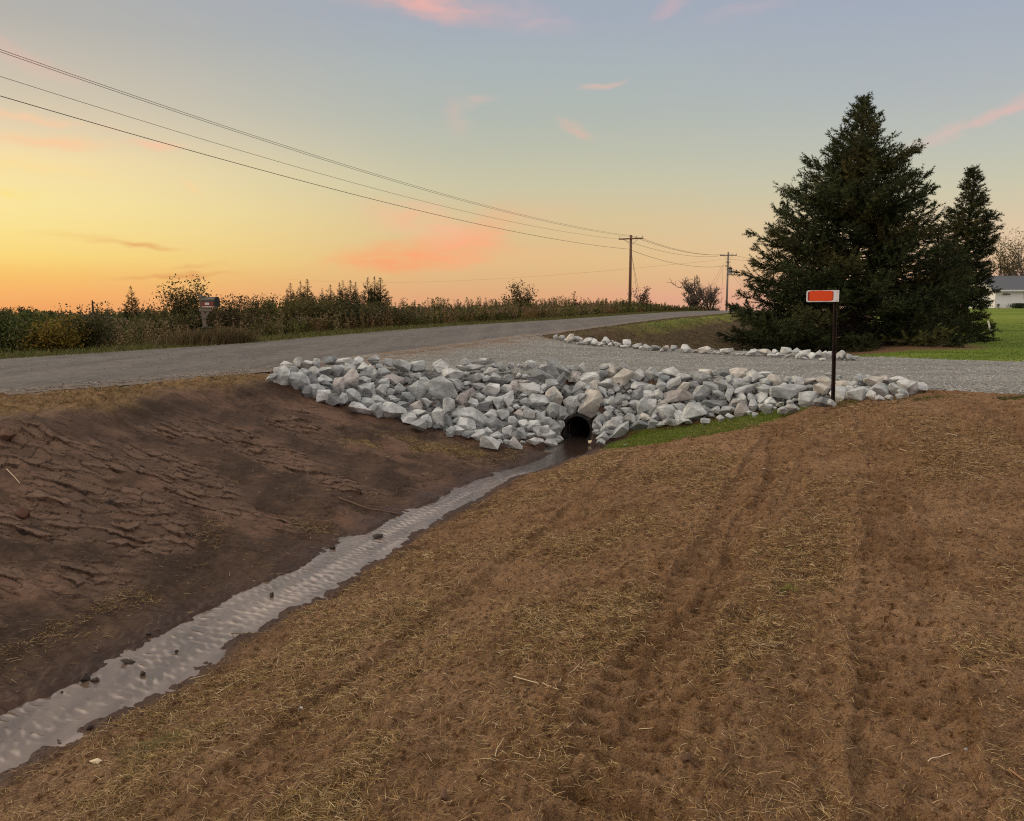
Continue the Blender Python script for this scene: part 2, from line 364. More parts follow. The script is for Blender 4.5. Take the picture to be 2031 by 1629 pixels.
def ontrack(x, y):
    m = 0 * x
    for k, tr in enumerate(TRK): m = np.maximum(m, trackq(x, y, tr, k)[2] * (.4 + .6 * tr[3]))
    return m
def relief(x, y):
    """fine relief: mud plates, smears, clods, dozer tracks"""
    M = masks(x, y); u, t = UT(x, y); d = np.hypot(x, y)
    dz = np.zeros_like(x)
    nearm = d < 26
    xs, ys, us, ts = x[nearm], y[nearm], u[nearm], t[nearm]
    mud = M['mud'][nearm]; wet = M['wet'][nearm]; green = M['green'][nearm]
    n1 = fbm(xs * 2.2, ys * 2.2, 3, 4); n2 = fbm(xs * 11, ys * 11, 5, 4); n3 = fbm(xs * 34, ys * 34, 9, 2)
    soil = (1 - mud) * (us > 5.5) * (1 - .9 * green)
    n4 = fbm(xs * 21, ys * 21, 19, 3)
    z = soil * (0.030 * n1 + 0.022 * n2 * (1 + .8 * n1) + 0.018 * n4 + 0.013 * n3)
    # dozer tracks across the lawn
    for k, tr in enumerate(TRK):
        wd = tr[2]; s_, q, inn = trackq(xs, ys, tr, k); inn = inn * (us > 11.6)
        rib = np.abs(((s_ * 7.6 + .15 * np.sin(q * 9)) % 1) - .5) * 2; rib = sst(rib, .30, .75)
        amt = sst(fbm(xs * .8 + 9 * k, ys * .5, 55 + k, 3), -.45, .1) * tr[3]
        z += inn * (-0.028) * soil + inn * amt * 0.048 * (rib - .5) * soil
        z += soil * (0.010 + .030 * fbm(xs * 2.4 + k, ys * 2.4, 203, 3)) * np.exp(-((np.abs(q) - wd * .54) / .035) ** 2) * sst(s_, -2, 0.5) * sst(ys, 11.5, 9.5) * (us > 11.6) * (.4 + .6 * tr[3])
    # long ruts in the travel direction
    z += soil * 0.040 * fbm((xs * .93 - ys * .37) * 3.0, (xs * .37 + ys * .93) * .35, 71, 3)
    # mud bank: smears down the slope
    z += mud * (0.034 * fbm(ts * 3.0 + .5 * us, us * .6, 13, 3) + 0.022 * fbm(ts * 11 + us * 2.2, us * 1.0, 14, 3) + 0.004 * n3 + 0.010 * n2 + 0.005 * n4 + 0.02 * n1 + 0.008 * fbm(ts * 24 + us * 3, us * 1.3, 17, 2))
    # broken plates
    wx, wy = xs + .06 * n2 + .10 * n1, ys + .05 * fbm(xs * 5, ys * 5, 77, 3) + .02 * n4
    ang = 0.10; ca, sa = math.cos(ang), math.sin(ang)
    gx, gy = (wx * ca + wy * sa) * 3.9, (-wx * sa + wy * ca) * 9.0
    f1, f2, cx, cy, cid = voro(gx, gy, 21)
    vloc = np.clip(cy - gy, -.7, .9)
    pat = np.zeros_like(xs)
    for (qx, qy, ra) in PLATES: pat = np.maximum(pat, 1 - np.hypot((xs - qx) / (ra * 1.2), (ys - qy) / (ra * .85)))
    pm = sst(pat + .45 * fbm(us * 1.6, ts * 1.6, 92, 4), .05, .22) * mud * (1 - sst(us, 9.6, 10.1)) * sst(us, 6.9, 7.4)
    edge = sst(f2 - f1, 0.0, 0.035)
    z += pm * ((0.011 + 0.026 * cid * np.clip((vloc + .12) / .6, 0, 1.2) ** 1.6) * edge - .012)
    g1, g2, _, _, c2 = voro(gx * 2.1 + 5, gy * 2.1, 33)
    pm2 = sst(fbm(us * 1.2 - 4, ts * 1.0, 95, 3), -.1, .15) * mud * (us < 10)
    z += pm2 * (.014 * c2 * sst(g2 - g1, 0, .12) - .007)
    # clods along the channel
    z += wet * (0.010 * np.clip(n2, 0, 1) + 0.006 * n3) * (np.abs(us - UC(ts)) > .2)
    verge = M['dry'][nearm]
    z += verge * .015 * n2
    dz[nearm] = z * (1 - sst(d[nearm], 18, 26))
    dy = np.zeros_like(x); dy[nearm] = -1.2 * pm * 0.026 * cid * np.clip((vloc + .12) / .6, 0, 1.2) ** 1.6 * edge
    plate = np.zeros_like(x); plate[nearm] = pm * (0.35 + .65 * cid)
    crack_shade = np.zeros_like(x); crack_shade[nearm] = np.clip(pm * (1 - sst(f2 - f1, .02, .075)) + .6 * pm2 * (1 - sst(g2 - g1, 0, .08)), 0, 1)
    # gentle undulation farther out
    dz += (d > 14) * (u > 6) * 0.05 * fbm(x * .25, y * .25, 61, 2) * sst(d, 14, 22)
    s = sd_poly(x, y, DRIVE)
    dz = np.where(s > 0, 0, dz); dz = np.where((u > -.1) & (u < 5.6), -0.03, dz)
    return dz, M, plate, crack_shade, dy

# ------------------------------------------------------------------ materials
def new_mat(name):
    m = bpy.data.materials.new(name); m.use_nodes = True; n = NT(m.node_tree)
    b = n.add('ShaderNodeBsdfPrincipled'); o = n.add('ShaderNodeOutputMaterial'); n.l.new(b.outputs[0], o.inputs[0])
    g = n.add('ShaderNodeNewGeometry'); n.pos = g.outputs['Position']; n.geo = g
    n.b = b; n.out = o; b.inputs['Specular IOR Level'].default_value = 0.25
    return m, n
def attr(n, name):
    a = n.add('ShaderNodeAttribute'); a.attribute_name = name; return a
def simple(name, col, rough=0.6, var=0.15, scale=8.0, bump=0.0, metal=0.0, spec=0.3, bdist=.01):
    m, n = new_mat(name); nz = n.noise(n.pos, scale, 5, .6)
    c = n.mix(nz, tuple(v * (1 - var) for v in col), tuple(min(1, v * (1 + var)) for v in col))
    n.put(n.b.inputs['Base Color'], c); n.b.inputs['Roughness'].default_value = rough; n.b.inputs['Metallic'].default_value = metal
    n.b.inputs['Specular IOR Level'].default_value = spec
    if bump: n.put(n.b.inputs['Normal'], n.bump(n.noise(n.pos, scale * 3, 4), bump, bdist))
    return m
def vcol_mat(name, rough=0.7, gain=1.0, trans=0.0, spec=0.15):
    m, n = new_mat(name); a = attr(n, 'Col')
    c = n.mix(1.0, a.outputs['Color'], (gain, gain, gain), 'MULTIPLY')
    n.put(n.b.inputs['Base Color'], c); n.b.inputs['Roughness'].default_value = rough; n.b.inputs['Specular IOR Level'].default_value = spec
    if trans:
        tr = n.add('ShaderNodeBsdfTranslucent'); n.put(tr.inputs[0], c)
        mx = n.add('ShaderNodeMixShader'); mx.inputs[0].default_value = trans
        n.l.new(n.b.outputs[0], mx.inputs[1]); n.l.new(tr.outputs[0], mx.inputs[2]); n.l.new(mx.outputs[0], n.out.inputs[0])
    return m

def ground_mat():
    m, n = new_mat('ground_soil_mud_grass'); p = n.pos
    A = {k: attr(n, k).outputs['Fac'] for k in ('mud', 'dry', 'green', 'verge', 'field', 'ditch', 'wet', 'mulch', 'plate', 'crack_shade')}
    nA, nB, nC, nD = n.noise(p, .7, 5, .6), n.noise(p, 5, 5, .6), n.noise(p, 26, 5, .65), n.noise(p, 110, 4, .7)
    soil = n.mix(n.ss(nB, .3, .7), (.172, .093, .044), (.285, .168, .089))
    soil = n.mix(n.math('MULTIPLY', n.ss(nA, .45, .68), .5), soil, (.40, .245, .14))
    soil = n.mix(n.ss(nC, .52, .66), soil, (.095, .044, .015))
    soil = n.mix(n.math('MULTIPLY', n.ss(nD, .52, .68), .6), soil, (.36, .23, .12)); soil = n.mix(n.math('MULTIPLY', n.ss(nD, .46, .34), .7), soil, (.060, .030, .013))
    st = n.mapping(p, rot=(0, 0, R(20)), sc=(1, .25, 1))
    muda = n.mix(n.ss(n.noise(st, 2.4, 5, .6), .35, .7), (.040, .023, .014), (.088, .052, .033))
    muda = n.mix(n.ss(n.noise(p, 1.3, 4, .6), .48, .66), muda, (.135, .076, .049))
    muda = n.mix(n.math('MULTIPLY', A['plate'], .75), muda, n.mix(nC, (.125, .075, .050), (.22, .142, .100)))
    muda = n.mix(n.math('MULTIPLY', n.ss(nC, .55, .70), .45), muda, (.042, .026, .018)); muda = n.mix(n.math('MULTIPLY', n.ss(nC, .42, .30), .3), muda, (.15, .10, .074)); lines = n.noise(n.mapping(p, rot=(0, 0, R(22)), sc=(.5, 5, 1)), 3.2, 5, .65); muda = n.mix(n.ss(lines, .56, .66, 0, .8), muda, (.030, .017, .011)); lin2 = n.noise(n.mapping(p, rot=(0, 0, R(28)), sc=(.35, 9, 1)), 3.0, 4, .6); muda = n.mix(n.ss(lin2, .58, .68, 0, .55), muda, (.028, .016, .010)); muda = n.mix(n.ss(lin2, .40, .30, 0, .4), muda, (.17, .105, .075))
    muda = n.mix(n.math('MULTIPLY', A['crack_shade'], .85), muda, (.018, .010, .007))  # dark lines paint the shadow under the plate edges into the colour
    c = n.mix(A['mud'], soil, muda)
    dryc = n.mix(n.ss(nB, .35, .65), (.11, .07, .03), (.28, .185, .08)); c = n.mix(n.math('MULTIPLY', A['dry'], n.ss(nC, .25, .6)), c, dryc)
    ditchc = n.mix(n.ss(n.noise(p, 2.2, 5, .65), .38, .66), (.070, .042, .024), (.12, .085, .036)); ditchc = n.mix(n.ss(n.noise(p, .9, 3), .55, .7), ditchc, (.11, .065, .04)); c = n.mix(A['ditch'], c, ditchc)
    lawnn = n.mix(n.ss(nA, .3, .7), (.095, .150, .014), (.155, .205, .020)); lawnn = n.mix(n.math('MULTIPLY', n.ss(nC, .4, .7), .4), lawnn, (.055, .085, .012))
    lawnn = n.mix(n.ss(n.noise(n.mapping(p, sc=(.05, .35, 1)), 1.0, 2), .5, .62), lawnn, (.17, .21, .025))
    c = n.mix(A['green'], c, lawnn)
    c = n.mix(n.math('MULTIPLY', A['mulch'], .85), c, n.mix(n.ss(nC, .35, .65), (.075, .038, .02), (.15, .08, .045)))  # reddish brown mulched soil under the big spruce
    c = n.mix(A['verge'], c, n.mix(n.ss(nB, .35, .65), (.07, .085, .02), (.12, .10, .035)))
    c = n.mix(A['field'], c, n.mix(nB, (.035, .035, .012), (.06, .05, .02)))
    c = n.mix(n.math('MULTIPLY', A['wet'], .8), c, n.mix(nC, (.035, .020, .016), (.065, .038, .030)))
    n.put(n.b.inputs['Base Color'], c)
    n.put(n.b.inputs['Roughness'], n.math('SUBTRACT', n.math('SUBTRACT', .92, n.math('MULTIPLY', A['wet'], .30)), n.math('MULTIPLY', A['mud'], .20)))
    n.b.inputs['Specular IOR Level'].default_value = .14
    rm = n.math('SUBTRACT', 1, n.math('MULTIPLY', A['mud'], .72)); b1 = n.bump(n.math('MULTIPLY', nC, rm), .9, .04); b2 = n.bump(n.math('MULTIPLY', nD, rm), .9, .014, b1)
    n.put(n.b.inputs['Normal'], b2)
    return m
GROUND_M = ground_mat()

# ------------------------------------------------------------------ ground mesh
def build_ground():
    cx0, cy0 = -0.6, -4.6
    NC = 1680; angs = np.linspace(R(-44), R(44), NC)
    rs = [4.6]; r = 4.6
    while r < 3200:
        st = 0.00112 if r < 15 else (0.00112 + (r - 15) * .00025 if r < 60 else 0.03)
        r *= 1 + st; rs.append(r)
    rs = np.array(rs); NR = len(rs)
    print('ground rows', NR, 'cols', NC)
    A, RR = np.meshgrid(angs, rs); x = (cx0 + RR * np.sin(A)).ravel(); y = (cy0 + RR * np.cos(A)).ravel()
    z = H0(x, y); dz, M, plate, crack_shade, dyy = relief(x, y); z = z + dz
    v = np.stack([x, y + dyy, z], 1)
    i = (np.arange(NR - 1)[:, None] * NC + np.arange(NC - 1)[None]).ravel()
    f = np.stack([i, i + 1, i + NC + 1, i + NC], 1)
    # opening where the pipe passes through the fill
    rel = v - PIPE_P; al = rel @ PIPE_D; perp = np.linalg.norm(rel - al[:, None] * PIPE_D, axis=1)
    inside = (perp < .19) & (al > .02) & (al < 8.9)
    f = f[~inside[f].any(1)]
    at_ = {k: M[k] * np.ones_like(x) for k in M}; at_['plate'] = plate; at_['crack_shade'] = crack_shade
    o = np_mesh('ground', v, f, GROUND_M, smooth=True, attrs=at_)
    tag(o, kind='structure'); return o
build_ground()
def hg(xs, ys):
    return H0(xs, ys) + relief(xs, ys)[0]

# ------------------------------------------------------------------ road
def road_mat():
    m, n = new_mat('worn_asphalt'); p = n.pos; u = attr(n, 'u').outputs['Fac']
    al = n.mapping(p, rot=(0, 0, R(25.3)), sc=(1, .05, 1))
    s1 = n.noise(al, 1.6, 4, .6); s2 = n.noise(p, 1.1, 5, .65); s3 = n.noise(p, 60, 3, .7); s4 = n.vor(p, 130)
    c = n.mix(n.ss(s1, .3, .7), (.080, .072, .067), (.135, .119, .108))
    c = n.mix(n.math('MULTIPLY', n.ss(s2, .45, .7), .5), c, (.165, .145, .126))
    for c0 in (1.35, 4.1):
        t_ = n.math('ABSOLUTE', n.math('SUBTRACT', u, c0)); c = n.mix(n.ss(t_, .0, .75, .45, 0), c, (.155, .138, .122))
    c = n.mix(n.ss(s4, .1, .5, .45, 0), c, (.27, .245, .215)); c = n.mix(n.ss(s3, .48, .68, 0, .65), c, (.045, .040, .036)); ck = n.add('ShaderNodeTexVoronoi', feature='DISTANCE_TO_EDGE'); wv_ = n.add('ShaderNodeVectorMath', operation='ADD'); nn_ = n.add('ShaderNodeTexNoise'); n.l.new(p, nn_.inputs['Vector']); nn_.inputs['Scale'].default_value = 2.0; nn_.inputs['Detail'].default_value = 5; n.l.new(p, wv_.inputs[0]); n.l.new(nn_.outputs['Color'], wv_.inputs[1]); n.l.new(wv_.outputs[0], ck.inputs['Vector']); ck.inputs['Scale'].default_value = .55; c = n.mix(n.math('MULTIPLY', n.ss(ck.outputs['Distance'], .0, .012, .8, 0), n.ss(s2, .42, .55)), c, (.025, .022, .02)); s5 = n.noise(n.mapping(p, rot=(0, 0, R(25.3)), sc=(1, .3, 1)), 9, 5, .7); c = n.mix(n.ss(s5, .5, .68, 0, .5), c, (.055, .048, .043)); c = n.mix(n.ss(s5, .46, .32, 0, .4), c, (.20, .178, .155))
    e = n.math('ADD', u, n.math('MULTIPLY', s2, .5)); c = n.mix(n.ss(e, 5.2, 5.9), c, (.20, .155, .12))
    c = n.mix(n.ss(e, .35, .1), c, (.13, .10, .075))
    n.put(n.b.inputs['Base Color'], c); n.b.inputs['Roughness'].default_value = .8
    n.put(n.b.inputs['Normal'], n.bump(s4, .6, .006, n.bump(s3, .5, .01)))
    return m
def build_road():
    us = np.linspace(0, 5.5, 45); ts = np.concatenate([np.arange(-6, 40, .12), np.arange(40, 170, .7)])
    U, T = np.meshgrid(us, ts)
    e0 = .10 * fbm(T * 1.2, T * 0, 5, 3) + .05 * fbm(T * 6, T * 0, 6, 2); e1 = .12 * fbm(T * 1.1, T * 0 + 9, 7, 3) + .06 * fbm(T * 7, T * 0, 8, 2)
    Ue = U + e0 * (1 - U / 5.5) + e1 * (U / 5.5)
    x, y = XY(Ue, T); z = Zf(T) + (Zn(T) - Zf(T)) * np.clip(Ue / 5.5, 0, 1) + .006 + .012 * fbm(x * .6, y * .6, 12, 2) * np.minimum(1, np.minimum(U, 5.5 - U)) + 0.03 * np.sin(np.clip(U / 5.5, 0, 1) * math.pi)
    z = z - .03 * ((U < .01) | (U > 5.49))
    n = len(us); i = (np.arange(len(ts) - 1)[:, None] * n + np.arange(n - 1)[None]).ravel()
    o = np_mesh('road', np.stack([x.ravel(), y.ravel(), z.ravel()], 1), np.stack([i, i + 1, i + n + 1, i + n], 1), road_mat(), smooth=True, attrs={'u': U.ravel()})
    tag(o, kind='structure')
build_road()

# ------------------------------------------------------------------ gravel driveway
def gravel_mat(name='crushed_gravel'):
    m, n = new_mat(name); p = n.pos
    v1 = n.add('ShaderNodeTexVoronoi'); n.put(v1.inputs['Vector'], p); v1.inputs['Scale'].default_value = 34
    v2 = n.add('ShaderNodeTexVoronoi'); n.put(v2.inputs['Vector'], p); v2.inputs['Scale'].default_value = 75
    g = n.add('ShaderNodeSeparateColor'); n.l.new(v1.outputs['Color'], g.inputs[0]); g2 = n.add('ShaderNodeSeparateColor'); n.l.new(v2.outputs['Color'], g2.inputs[0])
    c = n.ramp(g.outputs[0], [(0, (.06, .06, .055, 1)), (.35, (.19, .185, .165, 1)), (.7, (.32, .31, .28, 1)), (1, (.56, .54, .49, 1))])
    c = n.mix(.4, c, n.ramp(g2.outputs[0], [(0, (.06, .06, .058, 1)), (.6, (.22, .215, .20, 1)), (1, (.42, .41, .38, 1))]))
    big = n.noise(n.mapping(p, rot=(0, 0, R(-28)), sc=(.25, 1.6, 1)), 1.2, 4, .6)
    c = n.mix(n.ss(big, .35, .65, .0, .35), c, (.10, .095, .085))
    d = attr(n, 'dirt').outputs['Fac']; c = n.mix(n.math('MULTIPLY', d, n.ss(n.noise(p, 3, 4, .6), .35, .6)), c, (.19, .125, .08))
    n.put(n.b.inputs['Base Color'], c); n.b.inputs['Roughness'].default_value = .9
    h = n.math('ADD', n.math('SUBTRACT', 1, v1.outputs['Distance']), n.math('MULTIPLY', n.math('SUBTRACT', 1, v2.outputs['Distance']), .5))
    n.put(n.b.inputs['Normal'], n.bump(h, .9, .02)); return m
GRAVEL_M = gravel_mat()
def zdrive_rel(x, y):
    u, t = UT(x, y)
    # wheel tracks run along the drive
    a = (x * .85 - y * .52); b = (x * .52 + y * .85)
    return Zdrive(x, y) + .012 * fbm(a * .4, b * 3.2, 45, 3) + .008 * fbm(x * 6, y * 6, 46, 2)
def build_drive():
    gx = np.arange(-5.2, 24, .045); gy = np.arange(3.4, 23.6, .045); Xg, Yg = np.meshgrid(gx, gy); x, y = Xg.ravel(), Yg.ravel()
    s = sd_poly(x, y, DRIVE) + .06 * fbm(x * 3, y * 3, 51, 3); u, t = UT(x, y)
    z = zdrive_rel(x, y); z = np.where(u < 5.65, np.minimum(z, Zn(t)) + .022 * sst(u, 4.9, 5.3) , z); z += .012
    keep = (s > -.02) & ((x > -3.5) | (u > 5.9)) & (u > 5.0 + .25 * fbm(x * 2, y * 2, 52, 3))
    z = z - .041 * (1 - sst(s, 0, .3) * sst(x, -3.5, -2.8)) * sst(u, 5.4, 5.9) - .05 * sst(-s, -.06, .02) * (u > 5.8)
    n = len(gx); i = (np.arange(len(gy) - 1)[:, None] * n + np.arange(n - 1)[None]).ravel(); f = np.stack([i, i + 1, i + n + 1, i + n], 1)
    f = f[keep[f].all(1)]; used = np.unique(f); re = np.full(len(x), -1); re[used] = np.arange(len(used))
    dirt = (1 - sst(u + .8 * fbm(x * .8, y * .8, 53, 3), 5.3, 7.2))
    o = np_mesh('gravel_driveway', np.stack([x, y, z], 1)[used], re[f], GRAVEL_M, smooth=True, attrs={'dirt': dirt[used]})
    tag(o, kind='structure')
build_drive()

# ------------------------------------------------------------------ stream
def water_mat():
    m, n = new_mat('muddy_water'); p = n.pos
    fl = n.mapping(p, rot=(0, 0, R(25)), sc=(1, 1, 1))
    c = n.mix(n.ss(n.noise(n.mapping(p, rot=(0, 0, R(25)), sc=(1, .3, 1)), 5, 4), .3, .7), (.085, .057, .040), (.165, .118, .088)); c = n.mix(n.ss(attr(n, 'crest').outputs['Fac'], .42, 1.0), c, (.50, .40, .335)); c = n.mix(attr(n, 'shallow').outputs['Fac'], c, (.040, .026, .020))  # pale ripple tops imitate sky reflections, painted into the water colour
    n.put(n.b.inputs['Base Color'], c); n.b.inputs['Roughness'].default_value = .07; n.b.inputs['IOR'].default_value = 1.5
    n.b.inputs['Specular IOR Level'].default_value = 1.0
    h = n.noise(n.mapping(p, rot=(0, 0, R(12)), sc=(.45, 1, 1)), 26, 3, .5, .6)
    n.put(n.b.inputs['Normal'], n.bump(h, .4, .008)); return m
def build_water():
    ts = np.arange(-3, 12.15, .012); vs = np.linspace(-.62, .62, 90); T, V = np.meshgrid(ts, vs, indexing='ij')
    # ripples: braided wavelets across the flow
    U = UC(T) + V
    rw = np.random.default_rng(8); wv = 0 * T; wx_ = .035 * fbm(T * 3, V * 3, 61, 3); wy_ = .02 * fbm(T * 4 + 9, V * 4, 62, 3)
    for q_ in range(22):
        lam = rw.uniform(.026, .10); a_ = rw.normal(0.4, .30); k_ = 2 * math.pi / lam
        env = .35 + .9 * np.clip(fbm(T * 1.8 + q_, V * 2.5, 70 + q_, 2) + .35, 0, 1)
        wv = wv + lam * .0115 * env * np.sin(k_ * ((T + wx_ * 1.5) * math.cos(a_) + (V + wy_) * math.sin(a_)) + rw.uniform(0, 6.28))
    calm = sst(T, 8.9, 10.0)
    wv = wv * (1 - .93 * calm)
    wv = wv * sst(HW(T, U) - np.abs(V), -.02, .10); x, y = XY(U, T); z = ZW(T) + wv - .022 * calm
    n = len(vs); i = (np.arange(len(ts) - 1)[:, None] * n + np.arange(n - 1)[None]).ravel()
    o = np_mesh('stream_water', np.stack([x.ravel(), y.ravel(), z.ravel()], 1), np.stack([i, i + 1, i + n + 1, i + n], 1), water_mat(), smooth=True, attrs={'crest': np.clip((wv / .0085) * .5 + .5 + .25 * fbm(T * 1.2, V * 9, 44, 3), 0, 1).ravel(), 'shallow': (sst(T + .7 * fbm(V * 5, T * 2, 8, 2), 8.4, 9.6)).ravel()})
    tag(o, kind='structure')
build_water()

# ------------------------------------------------------------------ culvert
def build_culvert():
    root = empty('culvert_pipe', tuple(PIPE_P)); tag(root, 'black corrugated culvert pipe opening under the stone bank', 'pipe')
    blk, n = new_mat('black_plastic'); n.put(n.b.inputs['Base Color'], n.mix(n.ss(n.noise(n.pos, 9, 4), .45, .7), (.014, .014, .015), (.06, .05, .042))); n.b.inputs['Roughness'].default_value = .5
    D = Vector(PIPE_D); q = D.to_track_quat('Z', 'Y').to_matrix()
    L = 9.0; ss_ = np.arange(0, L, .0125); seg = 48; th = np.linspace(0, 2 * math.pi, seg, endpoint=False)
    qm = np.array(q)
    def surf(rad, inward):
        r = rad(ss_); loc = np.stack([r[:, None] * np.cos(th), r[:, None] * np.sin(th), np.repeat(ss_[:, None], seg, 1)], -1).reshape(-1, 3)
        i = np.arange(len(ss_) - 1)[:, None] * seg; j = np.arange(seg)[None]; j2 = (j + 1) % seg
        f = np.stack([i + j, i + j2, i + seg + j2, i + seg + j], -1).reshape(-1, 4)
        return loc @ qm.T, f[:, ::-1] if inward else f
    a = Acc(); v, f = surf(lambda s: PIPE_RO - .022 + .022 * np.sign(np.sin(s * 2 * math.pi / .075)) * np.minimum(1, np.abs(np.sin(s * 2 * math.pi / .075)) * 2), False); a.add(v, f); a.build('corrugated_shell', blk, root, True)
    a = Acc(); v, f = surf(lambda s: PIPE_RI + .004 * np.sin(s * 2 * math.pi / .075), True); a.add(v, f); a.build('liner', blk, root, True)
    # rim ring
    a = Acc(); prof = [(PIPE_RI - .002, 0.0), (PIPE_RI - .002, -.012), (PIPE_RO + .004, -.012), (PIPE_RO + .006, .03), (PIPE_RO - .03, .03)]
    v = np.array([[r * math.cos(t), r * math.sin(t), s] for (r, s) in prof for t in th]) @ qm.T
    f = [[i * seg + j, i * seg + (j + 1) % seg, (i + 1) * seg + (j + 1) % seg, (i + 1) * seg + j] for i in range(len(prof) - 1) for j in range(seg)]
    a.add(v, np.array(f)); a.build('rim', blk, root, False)
build_culvert()

# ------------------------------------------------------------------ rocks
def rock_mat(name, base, warm=0.0):
    m, n = new_mat(name); tcn = n.add('ShaderNodeTexCoord'); oi = n.add('ShaderNodeObjectInfo')
    v = n.add('ShaderNodeVectorMath', operation='ADD'); n.l.new(n.pos, v.inputs[0]); sc = n.add('ShaderNodeVectorMath', operation='SCALE'); 
    cx = n.add('ShaderNodeCombineXYZ'); n.l.new(oi.outputs['Random'], cx.inputs[0]); n.l.new(oi.outputs['Random'], cx.inputs[1]); n.l.new(cx.outputs[0], sc.inputs[0]); sc.inputs['Scale'].default_value = 40; n.l.new(sc.outputs[0], v.inputs[1])
    p = v.outputs[0]
    a, b, c3 = n.noise(p, 4.5, 5, .65), n.noise(p, 22, 5, .7), n.noise(n.mapping(p, rot=(.5, .7, .2), sc=(1, 1, 5)), 6, 4, .6)
    hi = tuple(min(.8, x * 1.25) for x in base); lo = tuple(x * .55 for x in base)
    c = n.mix(n.ss(a, .32, .68), lo, hi); c = n.mix(n.ss(c3, .5, .72, 0, .6), c, tuple(x * .5 for x in base)); c = n.mix(n.ss(b, .52, .72, 0, .65), c, tuple(x * .40 for x in base)); c = n.mix(n.ss(n.noise(p, 2.2, 4, .6), .56, .70, 0, .45), c, (.20, .165, .125))
    c = n.mix(n.ss(b, .42, .25, 0, .4), c, tuple(min(.85, x * 1.6) for x in base))
    c = n.mix(n.ss(oi.outputs['Random'], 0, 1, 0, .35), c, tuple(x * .75 for x in base))
    n.put(n.b.inputs['Base Color'], c); n.b.inputs['Roughness'].default_value = .85
    n.put(n.b.inputs['Normal'], n.bump(b, .55, .015, n.bump(c3, .4, .02))); return m
TONES = {'grey': rock_mat('grey_limestone', (.42, .44, .435)), 'pale': rock_mat('pale_limestone', (.56, .575, .56)), 'dark': rock_mat('dark_limestone', (.25, .265, .27)),
         'buff': rock_mat('buff_limestone', (.56, .53, .47)), 'pinkish': rock_mat('pinkish_limestone', (.45, .42, .40))}

def rock_bm(w_, d_, h_, rng, roll=0.0, angular=1.0, fine=True):
    bm = bmesh.new(); pts = []
    # corner-biased points give a broken, blocky outline
    npt = rng.integers(7, 12)
    for _ in range(npt):
        v = rng.normal(size=3); v /= np.max(np.abs(v)) ** .75 * np.linalg.norm(v) ** .25
        pts.append(v)
    for s in ((1, 0, 0), (-1, 0, 0), (0, 0, 1), (0, 0, -1), (0, 1, 0), (0, -1, 0)):
        pts.append(np.array(s) * rng.uniform(.86, 1.0) + rng.normal(size=3) * .22 * (1 - np.abs(np.array(s))))
    pts = np.array(pts); pts /= np.abs(pts).max(0)
    for q in pts: bm.verts.new((q[0] * w_ / 2, q[1] * d_ / 2, q[2] * h_ / 2))
    r = bmesh.ops.convex_hull(bm, input=bm.verts)
    bmesh.ops.delete(bm, geom=[g for g in r['geom_interior'] if isinstance(g, bmesh.types.BMVert)], context='VERTS')
    bmesh.ops.dissolve_limit(bm, angle_limit=R(14), verts=bm.verts, edges=bm.edges)
    m = min(w_, d_, h_)
    bmesh.ops.bevel(bm, geom=list(bm.edges), offset=m * .022, segments=1, affect='EDGES', clamp_overlap=True)
    bmesh.ops.triangulate(bm, faces=bm.faces)
    if fine:
        bmesh.ops.subdivide_edges(bm, edges=[e for e in bm.edges if e.calc_length() > m * .22], cuts=2, use_grid_fill=False)
        bmesh.ops.triangulate(bm, faces=bm.faces)
        o = rng.uniform(0, 90, 3)
        for v in bm.verts:
            p = v.co / (m * .8) + Vector(o); nn = mnoise.noise_vector(p) ; v.co += nn * m * .026 + mnoise.noise_vector(p * 3.1) * m * .012
    bmesh.ops.rotate(bm, verts=bm.verts, cent=(0, 0, 0), matrix=Matrix.Rotation(roll, 3, 'Y'))
    bmesh.ops.recalc_face_normals(bm, faces=bm.faces)
    return bm

